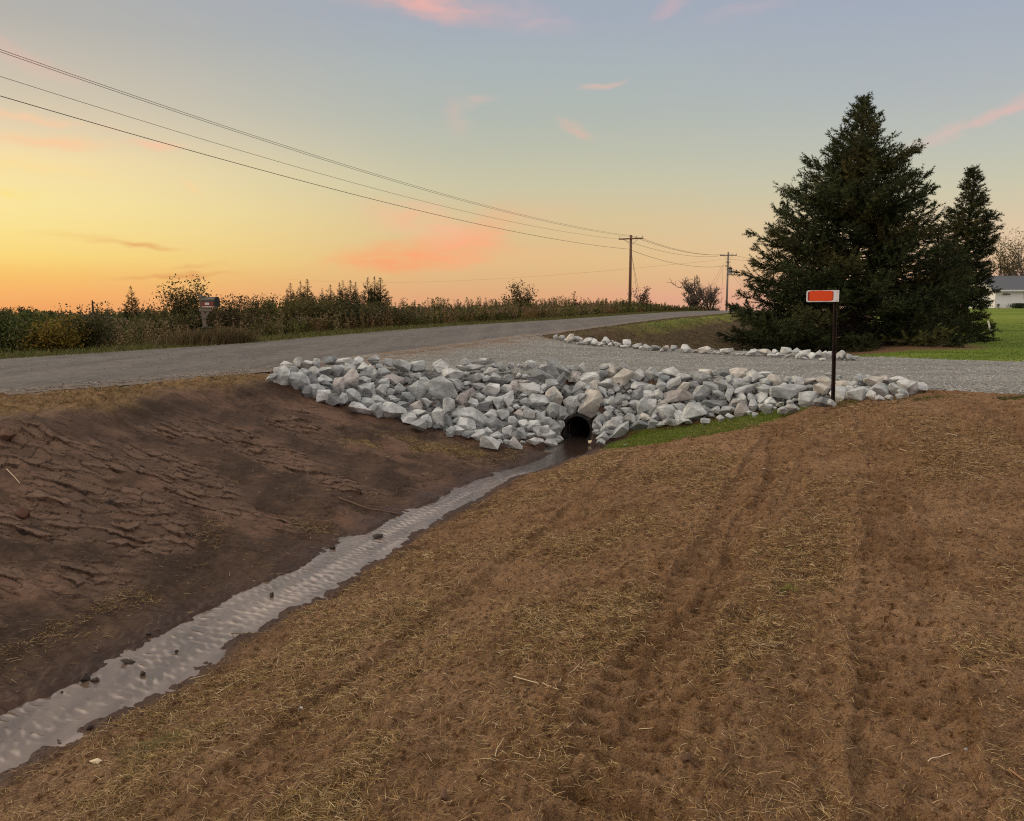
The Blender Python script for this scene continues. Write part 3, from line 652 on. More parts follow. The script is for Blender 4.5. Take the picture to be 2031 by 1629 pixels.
# every stone read off the photograph: crop origin, then (cx, cy, w, h[, tone, roll, label]) in a 5.642x enlargement
SL = {}
SL[(500, 690)] = [(320, 345, 150, 230, 'pale', 0, 'tall rounded pale stone at the far left tip of the bank'), (215, 330, 60, 130, 'pale', 30, 'thin pale slab leaning on the tall stone at the left tip'),
 (505, 410, 200, 220, 'grey', 10, 'wide grey boulder just right of the tall stone at the left tip'), (660, 385, 130, 170, 'dark', 8), (600, 500, 110, 120), (715, 500, 150, 160), (795, 550, 140, 130, 'pale'), (905, 590, 130, 120), (1005, 580, 100, 120), (1130, 570, 180, 150, 'grey', 25),
 (1210, 680, 200, 90, 'pale', 15), (1560, 735, 250, 180, 'pale', 18, 'largest pale stone on the lower left edge above the dried grass'), (1390, 710, 130, 150), (965, 445, 120, 190, 'pinkish', 12, 'pale pinkish upright stone with pointed base in the left third of the bank'),
 (1090, 400, 170, 250, 'pinkish', 32, 'tall triangular pinkish stone beside the pointed upright stone'), (1290, 490, 210, 210, 'grey', 40), (1430, 500, 140, 130), (1580, 365, 190, 120, 'pinkish', 8), (1850, 500, 170, 250, 'grey', 6, 'tall grey stone with one bright facet left of the longest boulder'),
 (1410, 590, 160, 110), (1300, 620, 130, 90), (600, 190, 150, 90, 'pale', -8), (400, 190, 140, 70, 'pale'), (510, 160, 90, 90, 'pale'), (800, 270, 150, 90, 'grey', -20), (930, 280, 180, 120, 'grey', -30), (1095, 250, 130, 110, 'grey', 20),
 (1235, 230, 110, 110, 'pale'), (1170, 165, 120, 100, 'pale'), (1000, 170, 200, 80, 'pale', -5), (1680, 205, 170, 110, 'grey', 12), (1830, 215, 180, 130, 'grey', -28), (1360, 130, 120, 100, 'grey'), (860, 140, 130, 80, 'dark', 0, 'dark blue grey slab lying on top of the left part of the bank'),
 (1540, 165, 130, 80, 'grey'), (1830, 670, 130, 120, 'pinkish'), (1670, 650, 140, 90), (1750, 790, 150, 110), (1870, 740, 160, 90), (700, 265, 90, 90, 'pale'), (820, 350, 150, 50, 'pale', 10), (850, 430, 110, 110, 'dark'), (1650, 470, 110, 110), (1740, 570, 130, 110, 'dark'),
 (1830, 310, 120, 70), (1560, 500, 110, 80), (740, 390, 90, 90), (430, 300, 100, 120), (460, 240, 120, 60), (1430, 210, 100, 80), (1330, 240, 110, 90), (1480, 280, 120, 90), (1280, 310, 120, 80), (1180, 330, 130, 70, 'dark'), (1360, 310, 90, 110), (1600, 600, 110, 70), (1940, 400, 100, 130), (1950, 620, 110, 90), (560, 265, 90, 90), (620, 280, 90, 60), (1500, 430, 100, 60), (1860, 870, 150, 110), (1940, 830, 110, 130), (1250, 370, 140, 90), (700, 190, 110, 70), (730, 150, 90, 60), (1570, 560, 90, 80, 'dark'), (1120, 480, 80, 80), (1400, 150, 80, 90), (1470, 390, 110, 80)]
SL[(860, 690)] = [(75, 215, 150, 130, 'pale', 15), (220, 310, 210, 130, 'pale', -4, 'boxy pale stone with a diagonal ridge in the upper row'), (480, 345, 150, 110, 'grey'), (420, 215, 270, 70, 'pale', -4, 'long flat pale slab in the top row left of the pipe'), (560, 165, 220, 60, 'pale', -6, 'flat pale slab resting on another flat slab in the top row'),
 (100, 480, 390, 230, 'grey', 24, 'longest boulder of the bank lying diagonally left of centre'), (400, 520, 150, 120, 'pinkish'), (310, 590, 110, 130, 'pinkish', 0, 'small reddish pink rounded stone below the end of the longest boulder'), (170, 670, 110, 180, 'pale', -6), (90, 725, 70, 110), (60, 820, 170, 230, 'pale', 20),
 (445, 790, 290, 160, 'grey', 38, 'long grey stone sloping down to the right in the lower row'), (370, 890, 200, 150), (270, 930, 140, 90, 'pale'), (630, 1070, 190, 110, 'pale', 12, 'large pale stone lowest in the bank, touching the mud'), (910, 1070, 140, 120, 'pale', 0, 'pale stone standing in the lowest row left of two flat stones'),
 (690, 880, 190, 140, 'dark', 35, 'dark grooved stone sloping steeply in the lower left rows'), (650, 750, 150, 90, 'pale'), (500, 990, 140, 110), (710, 990, 130, 90), (820, 940, 90, 130), (550, 660, 120, 120, 'dark'), (635, 610, 100, 110), (840, 580, 150, 180, 'pale', 20, 'pale four sided stone standing on a corner in the middle rows'),
 (740, 620, 130, 180, 'grey', 28), (640, 470, 180, 140), (1060, 490, 220, 150, 'pale', 0, 'lumpy pale stone in the middle rows left of the pipe'), (1190, 620, 230, 150, 'grey', 8), (1030, 610, 120, 80), (1360, 560, 170, 200, 'buff', 0, 'blocky beige stone above and left of the pipe'), (1320, 740, 120, 210, 'grey', 12),
 (1540, 680, 120, 150), (1790, 650, 240, 290, 'buff', 22, 'biggest beige boulder leaning against the right top of the pipe'), (1600, 350, 140, 140, 'pinkish', 20), (1770, 340, 210, 110, 'pale', -4), (1945, 400, 170, 90, 'pale', 3, 'brick shaped pale stone above the pipe'), (1800, 430, 100, 110, 'buff', 0, 'orange stained stone above the pipe'),
 (1335, 225, 150, 190, 'grey', 8, 'tall pointed stone rising highest above the gravel'), (1220, 330, 210, 120, 'dark', 15), (1450, 270, 170, 90, 'grey', 12), (1550, 240, 130, 80), (1060, 195, 180, 90, 'pale', -8), (840, 265, 90, 80, 'pinkish'), (745, 220, 110, 80), (990, 400, 150, 80, 'pinkish', -12), (780, 390, 260, 70, 'dark', -3),
 (810, 460, 130, 90), (910, 460, 80, 140, 'pinkish', -12), (1520, 465, 210, 80, 'dark', -8), (1640, 500, 130, 90), (1640, 560, 140, 90), (1510, 540, 100, 80, 'buff', 0, 'small tan pink stone left of the beige boulder over the pipe'), (1060, 750, 150, 150, 'grey', -25), (950, 740, 110, 90, 'pinkish'), (1100, 880, 150, 110, 'pale', -30), (1160, 940, 110, 130, 'pale', 25),
 (1240, 930, 110, 110), (1370, 920, 110, 110), (1310, 1030, 210, 80, 'pale', 0, 'long flat pale stone at the foot of the bank, next to the pipe'), (1130, 1050, 160, 70, 'pale', 6), (1000, 860, 110, 90, 'pale'), (890, 840, 100, 120), (1470, 760, 100, 110, 'pale'), (1410, 850, 90, 110), (1180, 790, 110, 100), (1240, 730, 80, 80),
 (1000, 1055, 60, 60), (820, 1060, 80, 80), (1230, 440, 90, 90), (1910, 220, 100, 80, 'buff'), (1950, 750, 110, 120), (1960, 600, 110, 110), (1890, 500, 130, 110), (1980, 870, 120, 130, 'pale'), (1810, 940, 90, 80), (1900, 1000, 130, 110), (1830, 840, 80, 90),
 (640, 280, 150, 90, 'grey', 12), (600, 350, 100, 70), (500, 430, 120, 70), (250, 420, 160, 110, 'grey', 5), (380, 400, 80, 90, 'dark'), (960, 310, 90, 90), (1040, 320, 90, 80), (1120, 420, 110, 70, 'pinkish'), (700, 330, 110, 80), (820, 340, 100, 60), (530, 560, 90, 100), (450, 620, 110, 90), (300, 690, 120, 60), (250, 760, 120, 80), (290, 830, 110, 90), (150, 850, 90, 170), (190, 940, 100, 100), (390, 970, 130, 80), (600, 940, 110, 90), (740, 1050, 80, 80), (770, 760, 110, 110), (850, 700, 90, 80), (930, 660, 80, 70), (1010, 680, 90, 60), (1300, 650, 90, 90), (1480, 620, 100, 60), (1150, 720, 90, 80), (890, 980, 100, 80), (990, 960, 110, 110), (1080, 980, 90, 70), (1280, 840, 100, 110), (1200, 840, 110, 70), (1320, 420, 130, 110), (1700, 450, 90, 100), (1440, 350, 90, 140, 'dark', 18), (1680, 380, 80, 90), (1220, 230, 130, 60), (560, 250, 90, 90), (360, 290, 90, 70), (870, 200, 90, 50), (960, 200, 60, 80), (680, 200, 80, 60), (1880, 300, 120, 80, 'dark'), (1660, 240, 80, 110), (1200, 500, 90, 80), (1010, 530, 70, 80), (1600, 620, 90, 80), (1400, 700, 70, 80), (1300, 180, 60, 60), (340, 160, 90, 90, 'pale')]
SL[(1180, 690)] = [(170, 270, 160, 140, 'buff'), (300, 350, 200, 200, 'buff', 25, 'big beige stone tilted to the right above the pipe'), (490, 315, 130, 120, 'pale'), (640, 330, 140, 160), (500, 425, 210, 80, 'pale', -3, 'flat grey lens shaped stone right of the pipe in the upper row'), (860, 280, 160, 100, 'pale', -8), (1180, 360, 180, 140, 'grey', 8),
 (890, 410, 130, 150, 'pale', 14), (740, 430, 140, 130), (1000, 450, 140, 100, 'buff', 0, 'bright warm beige stone resting on a long pinkish slab'), (960, 550, 290, 130, 'pinkish', -10, 'long pinkish slab under the bright warm stone'), (1200, 530, 160, 170, 'grey', 40, 'large square stone standing on its corner right of the long pinkish slab'), (730, 540, 160, 100, 'pale'), (580, 550, 130, 110),
 (470, 540, 150, 110, 'dark', -20), (620, 470, 130, 110), (260, 600, 130, 150, 'dark'), (140, 610, 110, 110), (75, 520, 130, 100), (340, 560, 110, 70, 'pale'), (530, 670, 140, 190, 'grey', 32), (640, 670, 110, 150), (820, 720, 190, 150, 'pale', -15), (1120, 720, 250, 170, 'pale', 0, 'large flat fronted stone standing on the green grass edge'), (950, 790, 120, 140, 'pale', 15),
 (560, 780, 130, 90, 'buff'), (640, 840, 120, 100), (390, 800, 150, 90, 'pale'), (360, 710, 140, 90), (480, 880, 180, 100, 'dark'), (290, 930, 230, 110, 'grey', -40, 'long slab leaning up to the right on the grass near the pipe'), (185, 880, 150, 120, 'pale'), (90, 930, 110, 100), (120, 1000, 130, 90), (240, 720, 70, 90, 'pale', 20), (140, 770, 100, 120),
 (40, 700, 90, 190, 'grey', -14), (280, 760, 80, 70), (250, 820, 110, 80), (770, 630, 150, 70, 'buff', -15), (960, 660, 110, 80), (1090, 600, 70, 60, 'pale'), (1290, 460, 140, 130), (1360, 570, 200, 70, 'grey', -8), (1390, 520, 120, 70), (1260, 290, 160, 80, 'buff', 8), (1440, 420, 190, 90, 'grey', 30), (1490, 370, 140, 90, 'grey', -20), (1630, 300, 180, 140, 'buff', -12, 'warm beige stone standing up over the top row near the sign'),
 (1600, 420, 200, 130, 'grey', -20), (1680, 470, 230, 70, 'pale', -20, 'long narrow pale stone sloping up to the right'), (1800, 330, 150, 120, 'pale', 10), (1900, 300, 170, 60, 'pale'), (1500, 540, 90, 130), (1580, 640, 140, 110, 'pale'), (1650, 570, 90, 130, 'pale', -28), (1750, 550, 110, 70), (1880, 560, 150, 100, 'pale', -35), (1780, 650, 90, 130), (1650, 710, 150, 150, 'pinkish', -20), (1460, 700, 130, 80, 'pale', -20), (1500, 760, 100, 60, 'pinkish'),
 (1400, 780, 90, 70, 'dark'), (1920, 690, 140, 110), (1340, 640, 240, 70, 'dark', 4, 'long dark slab in the middle rows right of the pipe'), (1260, 700, 100, 90), (1900, 470, 170, 100), (1830, 430, 100, 70), (1020, 345, 170, 80), (780, 350, 110, 80, 'dark'), (720, 300, 100, 60), (400, 300, 90, 80), (420, 370, 80, 60), (240, 460, 90, 80), (180, 490, 60, 80), (390, 490, 90, 70), (1110, 430, 100, 100), (320, 230, 90, 100), (1350, 280, 90, 80), (1470, 290, 110, 80), (450, 640, 120, 100), (350, 630, 110, 70, 'dark', -30), (720, 600, 90, 60), (690, 720, 100, 130), (830, 830, 140, 70, 'pale'), (730, 860, 90, 60), (1030, 820, 110, 50), (1310, 760, 90, 80, 'dark'), (1540, 690, 70, 100), (1720, 720, 70, 60), (1790, 750, 90, 70), (1350, 690, 120, 60), (1230, 820, 110, 50), (1000, 750, 70, 100), (480, 780, 80, 60), (170, 950, 90, 60), (60, 1050, 110, 50), (30, 860, 100, 100), (160, 680, 110, 60), (60, 800, 70, 60), (880, 640, 80, 60), (660, 770, 90, 60), (1700, 380, 110, 90), (1560, 500, 80, 90), (1850, 620, 70, 50), (1380, 400, 80, 80, 'dark'), (1520, 450, 80, 50)]
SL[(1500, 700)] = [(210, 320, 130, 170, 'buff', -25), (110, 340, 100, 90), (90, 420, 170, 90), (70, 510, 130, 110), (360, 440, 330, 150, 'grey', -6, 'long rough grey boulder left of the sign post'), (240, 480, 150, 110, 'buff'), (150, 560, 120, 110, 'pale', 20), (370, 555, 100, 80), (260, 575, 90, 70), (300, 640, 120, 60), (120, 640, 140, 110, 'pale'), (410, 620, 140, 50, 'pale'),
 (590, 545, 170, 180, 'grey', 4, 'big upright grey stone left of the sign post foot'), (515, 520, 80, 120, 'buff'), (740, 555, 140, 100, 'dark', 0, 'dark blocky stone just left of the sign post foot'), (845, 560, 70, 110, 'grey', 0, 'small upright stone leaning against the foot of the sign post'), (960, 490, 180, 190, 'pale', 15, 'big wedge shaped stone right of the sign post foot'), (750, 430, 180, 170, 'buff', -10, 'cream coloured stone directly behind the sign post'),
 (600, 400, 150, 80), (600, 320, 190, 60, 'pinkish', -4), (450, 320, 130, 110, 'pale'), (350, 300, 100, 80), (770, 330, 140, 100, 'buff'), (985, 360, 170, 80, 'buff', 6), (1010, 310, 170, 60, 'pale', 10), (1170, 310, 140, 110), (1165, 250, 65, 60, 'buff', 20, 'small bright cream stone on top right of the sign post'), (1315, 320, 170, 90, 'buff', 0, 'bright cream faceted stone right of the sign post'), (1450, 310, 100, 90, 'pinkish'),
 (1600, 300, 190, 60, 'pale', 6, 'flat pale slab in the top row at the right end'), (1190, 480, 240, 160, 'grey', 0, 'large rounded knobbly stone right of the sign post'), (1050, 430, 90, 100), (1410, 440, 200, 160, 'grey', 12, 'large rounded grey boulder second from the wedge toward the right end'), (1560, 430, 110, 130), (1700, 400, 190, 150, 'pale', 28, 'big sloping stone just before the right end of the bank'), (1840, 385, 120, 100, 'pale', 0, 'last stone at the right tip of the bank beside the gravel'), (1650, 450, 110, 80),
 (810, 250, 70, 80, 'pale'), (1270, 400, 80, 70), (1120, 380, 80, 60), (1300, 480, 110, 100), (1480, 500, 100, 70), (1600, 490, 80, 60), (1380, 510, 120, 50), (660, 470, 90, 70), (900, 300, 90, 70), (1080, 350, 90, 60), (1240, 270, 90, 50), (1500, 370, 90, 50), (520, 400, 90, 60), (300, 370, 110, 60), (190, 420, 90, 80), (430, 530, 70, 70, 'dark'), (40, 590, 80, 70), (200, 620, 70, 60), (700, 290, 80, 60), (930, 270, 70, 50), (1750, 330, 80, 50), (50, 440, 80, 70)]

def rip_surface(x, y): return H0(x, y) + 0.09
def place_rock(px, py, d_min=9.0):
    r = ray(px, py); d = np.linspace(d_min, 15.0, 1500); p = r[None] * (d / r[1])[:, None]
    g = rip_surface(p[:, 0], p[:, 1]); s = sd_poly(p[:, 0], p[:, 1], DRIVE)
    stop = (p[:, 2] <= g) | (s > 0.18)
    i = int(np.argmax(stop)); return p[i]
ROCKS = []
zone_names = [(560, 700, 'near the left tip'), (700, 860, 'in the left third'), (860, 980, 'left of centre'), (980, 1110, 'left of the pipe'), (1110, 1190, 'above the pipe'), (1190, 1320, 'right of the pipe'),
              (1320, 1460, 'above the green grass'), (1460, 1600, 'between the green grass and the sign post'), (1600, 1700, 'by the sign post'), (1700, 1900, 'toward the right tip')]
TW = {'grey': 'grey', 'pale': 'pale', 'dark': 'dark grey', 'buff': 'beige', 'pinkish': 'pinkish'}
raw = []
for (ox, oy), lst in SL.items():
    for it in lst:
        cx_, cy_, w_, h_ = it[:4]; raw.append((ox + cx_ / 5.642, oy + cy_ / 5.642, w_ / 5.642, h_ / 5.642, it[4] if len(it) > 4 else None, it[5] if len(it) > 5 else None, it[6] if len(it) > 6 else None))
raw.sort(key=lambda a: -a[2] * a[3])
kept = []
for a in raw:                                        # drop near duplicates where crops overlap
    if a[6] is None and any(math.hypot(a[0] - b[0], a[1] - b[1]) < .42 * min(max(a[2], a[3]), max(b[2], b[3])) for b in kept): continue
    kept.append(a)
print('stones from photo', len(kept))
GROUPL = {}
def top_bot(px):   # image outline of the bank, top and bottom, for row words
    return (np.interp(px, [540, 600, 900, 1150, 1500, 1650, 1830], [735, 718, 718, 722, 738, 742, 765]), np.interp(px, [540, 600, 780, 970, 1110, 1190, 1240, 1500, 1660, 1835], [745, 790, 835, 885, 882, 882, 860, 825, 803, 775]))
far_budget = 52
near_max = 300 - far_budget
near_list = kept[:near_max - 14] + [(a_, b_, c_, d_, None, None, None) for a_, b_, c_, d_ in [(1098, 792, 30, 26), (1124, 780, 34, 28), (1150, 774, 30, 26), (1106, 822, 26, 28), (1134, 800, 30, 24), (1096, 850, 26, 30), (1172, 768, 26, 24), (1190, 838, 22, 26), (1104, 872, 24, 20), (1160, 800, 24, 22), (1088, 866, 28, 24), (1082, 842, 26, 24), (1107, 848, 18, 22), (1092, 880, 26, 14)]]; small_rest = kept[near_max - 14:]
rng = np.random.default_rng(11)
def auto_label(px, py, w_, h_, tone):
    size = 'large' if max(w_, h_) > 34 else ('medium' if max(w_, h_) > 20 else 'small')
    shape = 'flat' if w_ > 1.75 * h_ else ('upright' if h_ > 1.25 * w_ else 'blocky')
    t_, b_ = top_bot(px); f = (py - t_) / (b_ - t_)
    row = 'top row' if f < .25 else ('upper rows' if f < .5 else ('lower rows' if f < .78 else 'bottom row'))
    zn_ = next((z for a, b, z in zone_names if a <= px < b), 'near the left tip')
    return '%s %s %s stone, %s %s' % (size, shape, TW[tone], row, zn_), '%s stones of the bank %s' % (TW[tone], zn_)
labs = {}
for (px, py, w_, h_, tone, roll, lab) in near_list:
    if tone is None: tone = rng.choice(['grey', 'grey', 'grey', 'pale', 'pale', 'dark'], p=[.3, .2, .1, .15, .15, .1])
    p = place_rock(px, py); kS = 1.0
    if math.hypot(px - 1147, py - 853) < 66: y_ = min(p[1], PIPE_P[1] + (.03 if lab else .12)); p = ray(px, py); p = p * (y_ / p[1]); kS = .95
    sc = kS * p[1] / F
    W, Hh = w_ * sc * 1.30, h_ * sc * 1.30; Dp = float(rng.uniform(.75, 1.05)) * (W * .45 + Hh * .55)
    rl_ = R(roll) if roll is not None else R(rng.uniform(-16, 16))
    bm = rock_bm(W, Dp, Hh, rng, rl_)
    # face leans back with the slope
    bmesh.ops.rotate(bm, verts=bm.verts, cent=(0, 0, 0), matrix=Matrix.Rotation(R(-12), 3, 'X') @ Matrix.Rotation(R(rng.uniform(-12, 12)), 3, 'Z'))
    o = bm_obj('rock', bm, TONES[tone]); o.location = (p[0], p[1] + Dp * .15, p[2])
    if lab: tag(o, lab, 'rock', 'stones of the near riprap bank')
    else:
        l_, g_ = auto_label(px, py, w_, h_, tone); tag(o, l_, 'rock', g_)
    ROCKS.append(o)

# far row along the other edge of the drive (zoom 2.901 of crop 1060,600)
FARROW = [(122, 200, 30, 24), (158, 208, 34, 26), (205, 212, 60, 46), (250, 213, 60, 30), (305, 227, 62, 34), (350, 235, 46, 28), (385, 243, 34, 22), (410, 222, 44, 36), (437, 243, 24, 20), (482, 245, 52, 28), (535, 242, 46, 42), (512, 256, 34, 16), (595, 254, 60, 28), (648, 262, 48, 32), (700, 264, 54, 30), (755, 268, 42, 28), (805, 266, 38, 28),
          (880, 270, 62, 38), (928, 283, 30, 12), (988, 277, 72, 34), (1036, 291, 28, 14), (1066, 292, 24, 14), (1116, 286, 76, 34), (1172, 300, 26, 12), (1206, 298, 30, 14), (1256, 292, 62, 32), (1326, 291, 80, 34), (1386, 290, 34, 30), (1378, 307, 60, 14), (1414, 304, 36, 22), (1456, 287, 62, 42), (1460, 312, 34, 18), (1516, 291, 58, 46), (1520, 312, 30, 28), (1562, 300, 56, 44), (1596, 310, 40, 34),
          (1640, 301, 52, 40), (1680, 305, 46, 40), (1706, 303, 24, 36), (1664, 328, 40, 12), (1744, 316, 36, 30), (1772, 308, 50, 50), (1812, 318, 42, 32), (1846, 322, 40, 24), (185, 222, 30, 20), (265, 235, 40, 14), (345, 222, 30, 22), (450, 232, 24, 20), (620, 262, 30, 20), (735, 275, 24, 14), (1230, 302, 30, 12), (1550, 322, 40, 12)]
fz = [(0, 300, 'at the road end'), (300, 600, 'below the grassy road bank'), (600, 900, 'before the dark ditch'), (900, 1250, 'in the middle of the dark ditch'), (1250, 1480, 'in front of the spruce, left'), (1480, 1720, 'left of the sign post'), (1720, 1900, 'right of the sign post')]
def zdr(x, y): return zdrive_rel(x, y)
for (cx_, cy_, w_, h_) in FARROW:
    px, py = 1060 + cx_ / 2.901, 600 + cy_ / 2.901; w_, h_ = w_ / 2.901, h_ / 2.901
    r = ray(px, py + h_ * .45); d = np.linspace(15, 25, 1500); p_ = r[None] * (d / r[1])[:, None]
    s = sd_poly(p_[:, 0], p_[:, 1], DRIVE); i = int(np.argmax(p_[:, 2] <= Zdrive(p_[:, 0], p_[:, 1]) + .02)); p = p_[i]; sc = p[1] / F
    W, Hh = w_ * sc * 1.12, h_ * sc * 1.2; Dp = (W + Hh) * .5
    tone = str(rng.choice(['pale', 'pale', 'grey', 'buff'], p=[.4, .3, .2, .1])); bm = rock_bm(W, Dp, Hh, rng, R(rng.uniform(-10, 10)))
    o = bm_obj('rock', bm, TONES[tone]); o.location = (p[0], p[1] + Dp * .3, p[2] + Hh * .45)
    size = 'large' if w_ > 21 else ('medium' if w_ > 13 else 'small'); shape = 'flat' if w_ > 1.9 * h_ else 'blocky'
    z_ = next(z for a, b, z in fz if a <= cx_ < b)
    tag(o, '%s %s %s stone across the driveway, %s' % (size, shape, TW[tone], z_), 'rock', 'row of stones along the far driveway edge')

def templates(k, rng):
    out = []
    for _ in range(k):
        bm = rock_bm(1, 1, .8, rng, 0, fine=False); bmesh.ops.triangulate(bm, faces=bm.faces); bm.verts.ensure_lookup_table()
        out.append((np.array([v.co[:] for v in bm.verts]), np.array([[v.index for v in f.verts] for f in bm.faces]))); bm.free()
    return out
TPL = templates(10, rng)
def scatter_stones(name, pts, sizes, mat, rng, flat=1.0):
    V, Fc, n = [], [], 0
    for p, s in zip(pts, sizes):
        v, f = TPL[rng.integers(len(TPL))]; M = np.array(Matrix.Rotation(rng.uniform(0, 6.3), 3, 'Z') @ Matrix.Rotation(rng.uniform(-.6, .6), 3, 'X'))
        vv = (v * np.array([1, rng.uniform(.7, 1), flat * rng.uniform(.6, 1)])) @ M.T * s + p; V.append(vv); Fc.append(f + n); n += len(v)
    return np_mesh(name, np.concatenate(V), np.concatenate(Fc), mat)
# small stones filling the gaps of the bank
TOE = [(-3.9, 12.2), (-3.0, 10.95), (-1.7, 10.95), (-.4, 11.05), (.2, 11.5), (.62, 11.95), (1.4, 11.95), (1.7, 11.85), (3.55, 11.65), (4.75, 11.35), (6.0, 11.15), (6.35, 11.4), (5, 12.35), (3.5, 12.85), (1, 13.3), (-1.5, 13.65), (-3.7, 13.3)]
TA = np.array(TOE); pts = []
while len(pts) < 4600:
    x, y = rng.uniform(-4, 6.5), rng.uniform(10.8, 13.8)
    if sd_poly(np.array([x]), np.array([y]), TOE)[0] > 0.30: pts.append((x, y))
pts = np.array(pts); zz = H0(pts[:, 0], pts[:, 1])
rel = np.stack([pts[:, 0], pts[:, 1], zz + .04], 1) - PIPE_P; al = rel @ PIPE_D; pr = np.linalg.norm(rel - al[:, None] * PIPE_D, axis=1)
la_ = np.abs(rel[:, 0] * PIPE_D[1] - rel[:, 1] * PIPE_D[0]); ok = ~((pr < PIPE_RO + .09) & (al > -.3)) & ~((la_ < .36) & (al < .15) & (al > -1.5)); dep_ = pts[:, 1] * math.cos(TH) - zz * math.sin(TH); vx_ = CX + F * pts[:, 0] / dep_; vy_ = CY + F * (-(zz * math.cos(TH) + pts[:, 1] * math.sin(TH))) / dep_; ok &= vy_ < np.array([top_bot(q)[1] for q in vx_]) - 7; pts, zz = pts[ok], zz[ok]
o = scatter_stones('rubble', np.stack([pts[:, 0], pts[:, 1], zz + rng.uniform(-.02, .055, len(pts))], 1), rng.uniform(.07, .15, len(pts)), rock_mat('gap_shade_stone', (.17, .175, .175)), rng); tag(o, 'small grey broken stones filling the gaps of the stone bank', 'rubble', kind='stuff')  # stone colour darkened so the gaps look shadowed
if small_rest:
    P3 = np.array([place_rock(a[0], a[1]) for a in small_rest]); S3 = np.array([max(a[2], a[3]) * p[1] / F * 1.1 for a, p in zip(small_rest, P3)])
    o = scatter_stones('rubble', P3, S3, TONES['grey'], rng); tag(o, 'fist sized grey stones wedged between the larger stones', 'rubble', kind='stuff')
# crushed stones loose on the drive
N = 9000; x = rng.uniform(-5, 12, N); y = rng.uniform(9.5, 23, N); s = sd_poly(x, y, DRIVE); k = (s > -.12) & (UT(x, y)[0] > 5.4); x, y = x[k], y[k]
o = scatter_stones('gravel', np.stack([x, y, zdrive_rel(x, y) + .012], 1), rng.uniform(.012, .035, len(x)), TONES['grey'], rng, .7); tag(o, 'loose crushed grey gravel on the driveway', 'gravel', kind='stuff')
# grit on the shoulder of the road
N = 5200; u = 5.5 + rng.normal(0, .22, N); t = rng.uniform(1, 12, N); k = rng.uniform(size=N) < .12; u = np.where(k, rng.uniform(.1, 5.4, N), u); m_ = rng.uniform(size=N) < .25; u = np.where(m_, -.05 + rng.normal(0, .15, N), u); t = np.where(m_, rng.uniform(6, 40, N), t); x, y = XY(u, t)
zr_ = np.where((u > 0) & (u < 5.5), Zf(t) + (Zn(t) - Zf(t)) * np.clip(u / 5.5, 0, 1) + .03 * np.sin(np.clip(u / 5.5, 0, 1) * math.pi) + .010, hg(x, y) + .004)
o = scatter_stones('road_grit', np.stack([x, y, zr_], 1), rng.uniform(.010, .032, N), rock_mat('grit', (.26, .23, .20)), rng, .7); tag(o, 'loose grit and pebbles along the road edges', 'grit', kind='stuff')
# ------------------------------------------------------------------ leaf / blade builders
def strips(base, dirs, ups, length, width, col, seg=3, droop=0.3, tipw=.15, side=None, rng=RNG, colvar=.0):
    """curved tapering strips. base (n,3), dirs horizontal lean unit (n,3), ups = initial vertical share (n,)"""
    n = len(base); s = np.linspace(0, 1, seg + 1)
    length = np.broadcast_to(length, (n,)); width = np.broadcast_to(width, (n,)); ups = np.broadcast_to(ups, (n,)); droop = np.broadcast_to(droop, (n,))
    if side is None: side = np.stack([-dirs[:, 1], dirs[:, 0], np.zeros(n)], 1)
    hor = np.sqrt(np.clip(1 - ups ** 2, 0, 1))
    P_ = base[:, None] + length[:, None, None] * (s[None, :, None] * (dirs * hor[:, None])[:, None] + np.array([0, 0, 1.0]) * (ups[:, None] * s[None] - droop[:, None] * s[None] ** 2)[..., None] + (dirs * (droop * .6)[:, None])[:, None] * (s ** 2)[None, :, None])
    wd = width[:, None] * (1 - (1 - tipw) * s[None]) / 2
    A_ = P_ - side[:, None] * wd[..., None]; B_ = P_ + side[:, None] * wd[..., None]
    V = np.stack([A_, B_], 2).reshape(-1, 3)
    m = 2 * (seg + 1); i = np.arange(n)[:, None] * m + 2 * np.arange(seg)[None]; f = np.stack([i, i + 1, i + 3, i + 2], -1).reshape(-1, 4)
    C = np.repeat(col, m, 0); return V, f, C
def leaves(cent, size, col, rng, aspect=.45, up=0.0):
    """one diamond leaf quad per centre"""
    n = len(cent); a = rng.normal(size=(n, 3)); a[:, 2] += up; a /= np.linalg.norm(a, axis=1)[:, None]
    b = np.cross(a, rng.normal(size=(n, 3))); b /= np.linalg.norm(b, axis=1)[:, None]
    size = np.broadcast_to(size, (n,))[:, None]
    V = np.stack([cent - a * size * .5, cent + b * size * aspect * .5, cent + a * size * .5, cent - b * size * aspect * .5], 1).reshape(-1, 3)
    return V, np.arange(4 * n).reshape(n, 4), np.repeat(col, 4, 0)
def pick(pal, n, rng, var=.2):
    pal = np.array(pal, float); c = pal[rng.integers(len(pal), size=n)]; return c * rng.uniform(1 - var, 1 + var, (n, 1))
def rdir(n, rng): a = rng.uniform(0, 2 * math.pi, n); return np.stack([np.cos(a), np.sin(a), np.zeros(n)], 1)
BLADE_M = vcol_mat('grass_blades', .75, 1.0, .15); LEAF_M = vcol_mat('leaves', .7, 1.0, .2); NEEDLE_M = vcol_mat('needles', .75, 1.0, .05); STRAW_M = vcol_mat('straw', .7)
BARK_M = simple('bark', (.045, .032, .024), .9, .4, 12, .6); TWIG_M = simple('bare_twigs', (.10, .08, .062), .9, .3, 6)

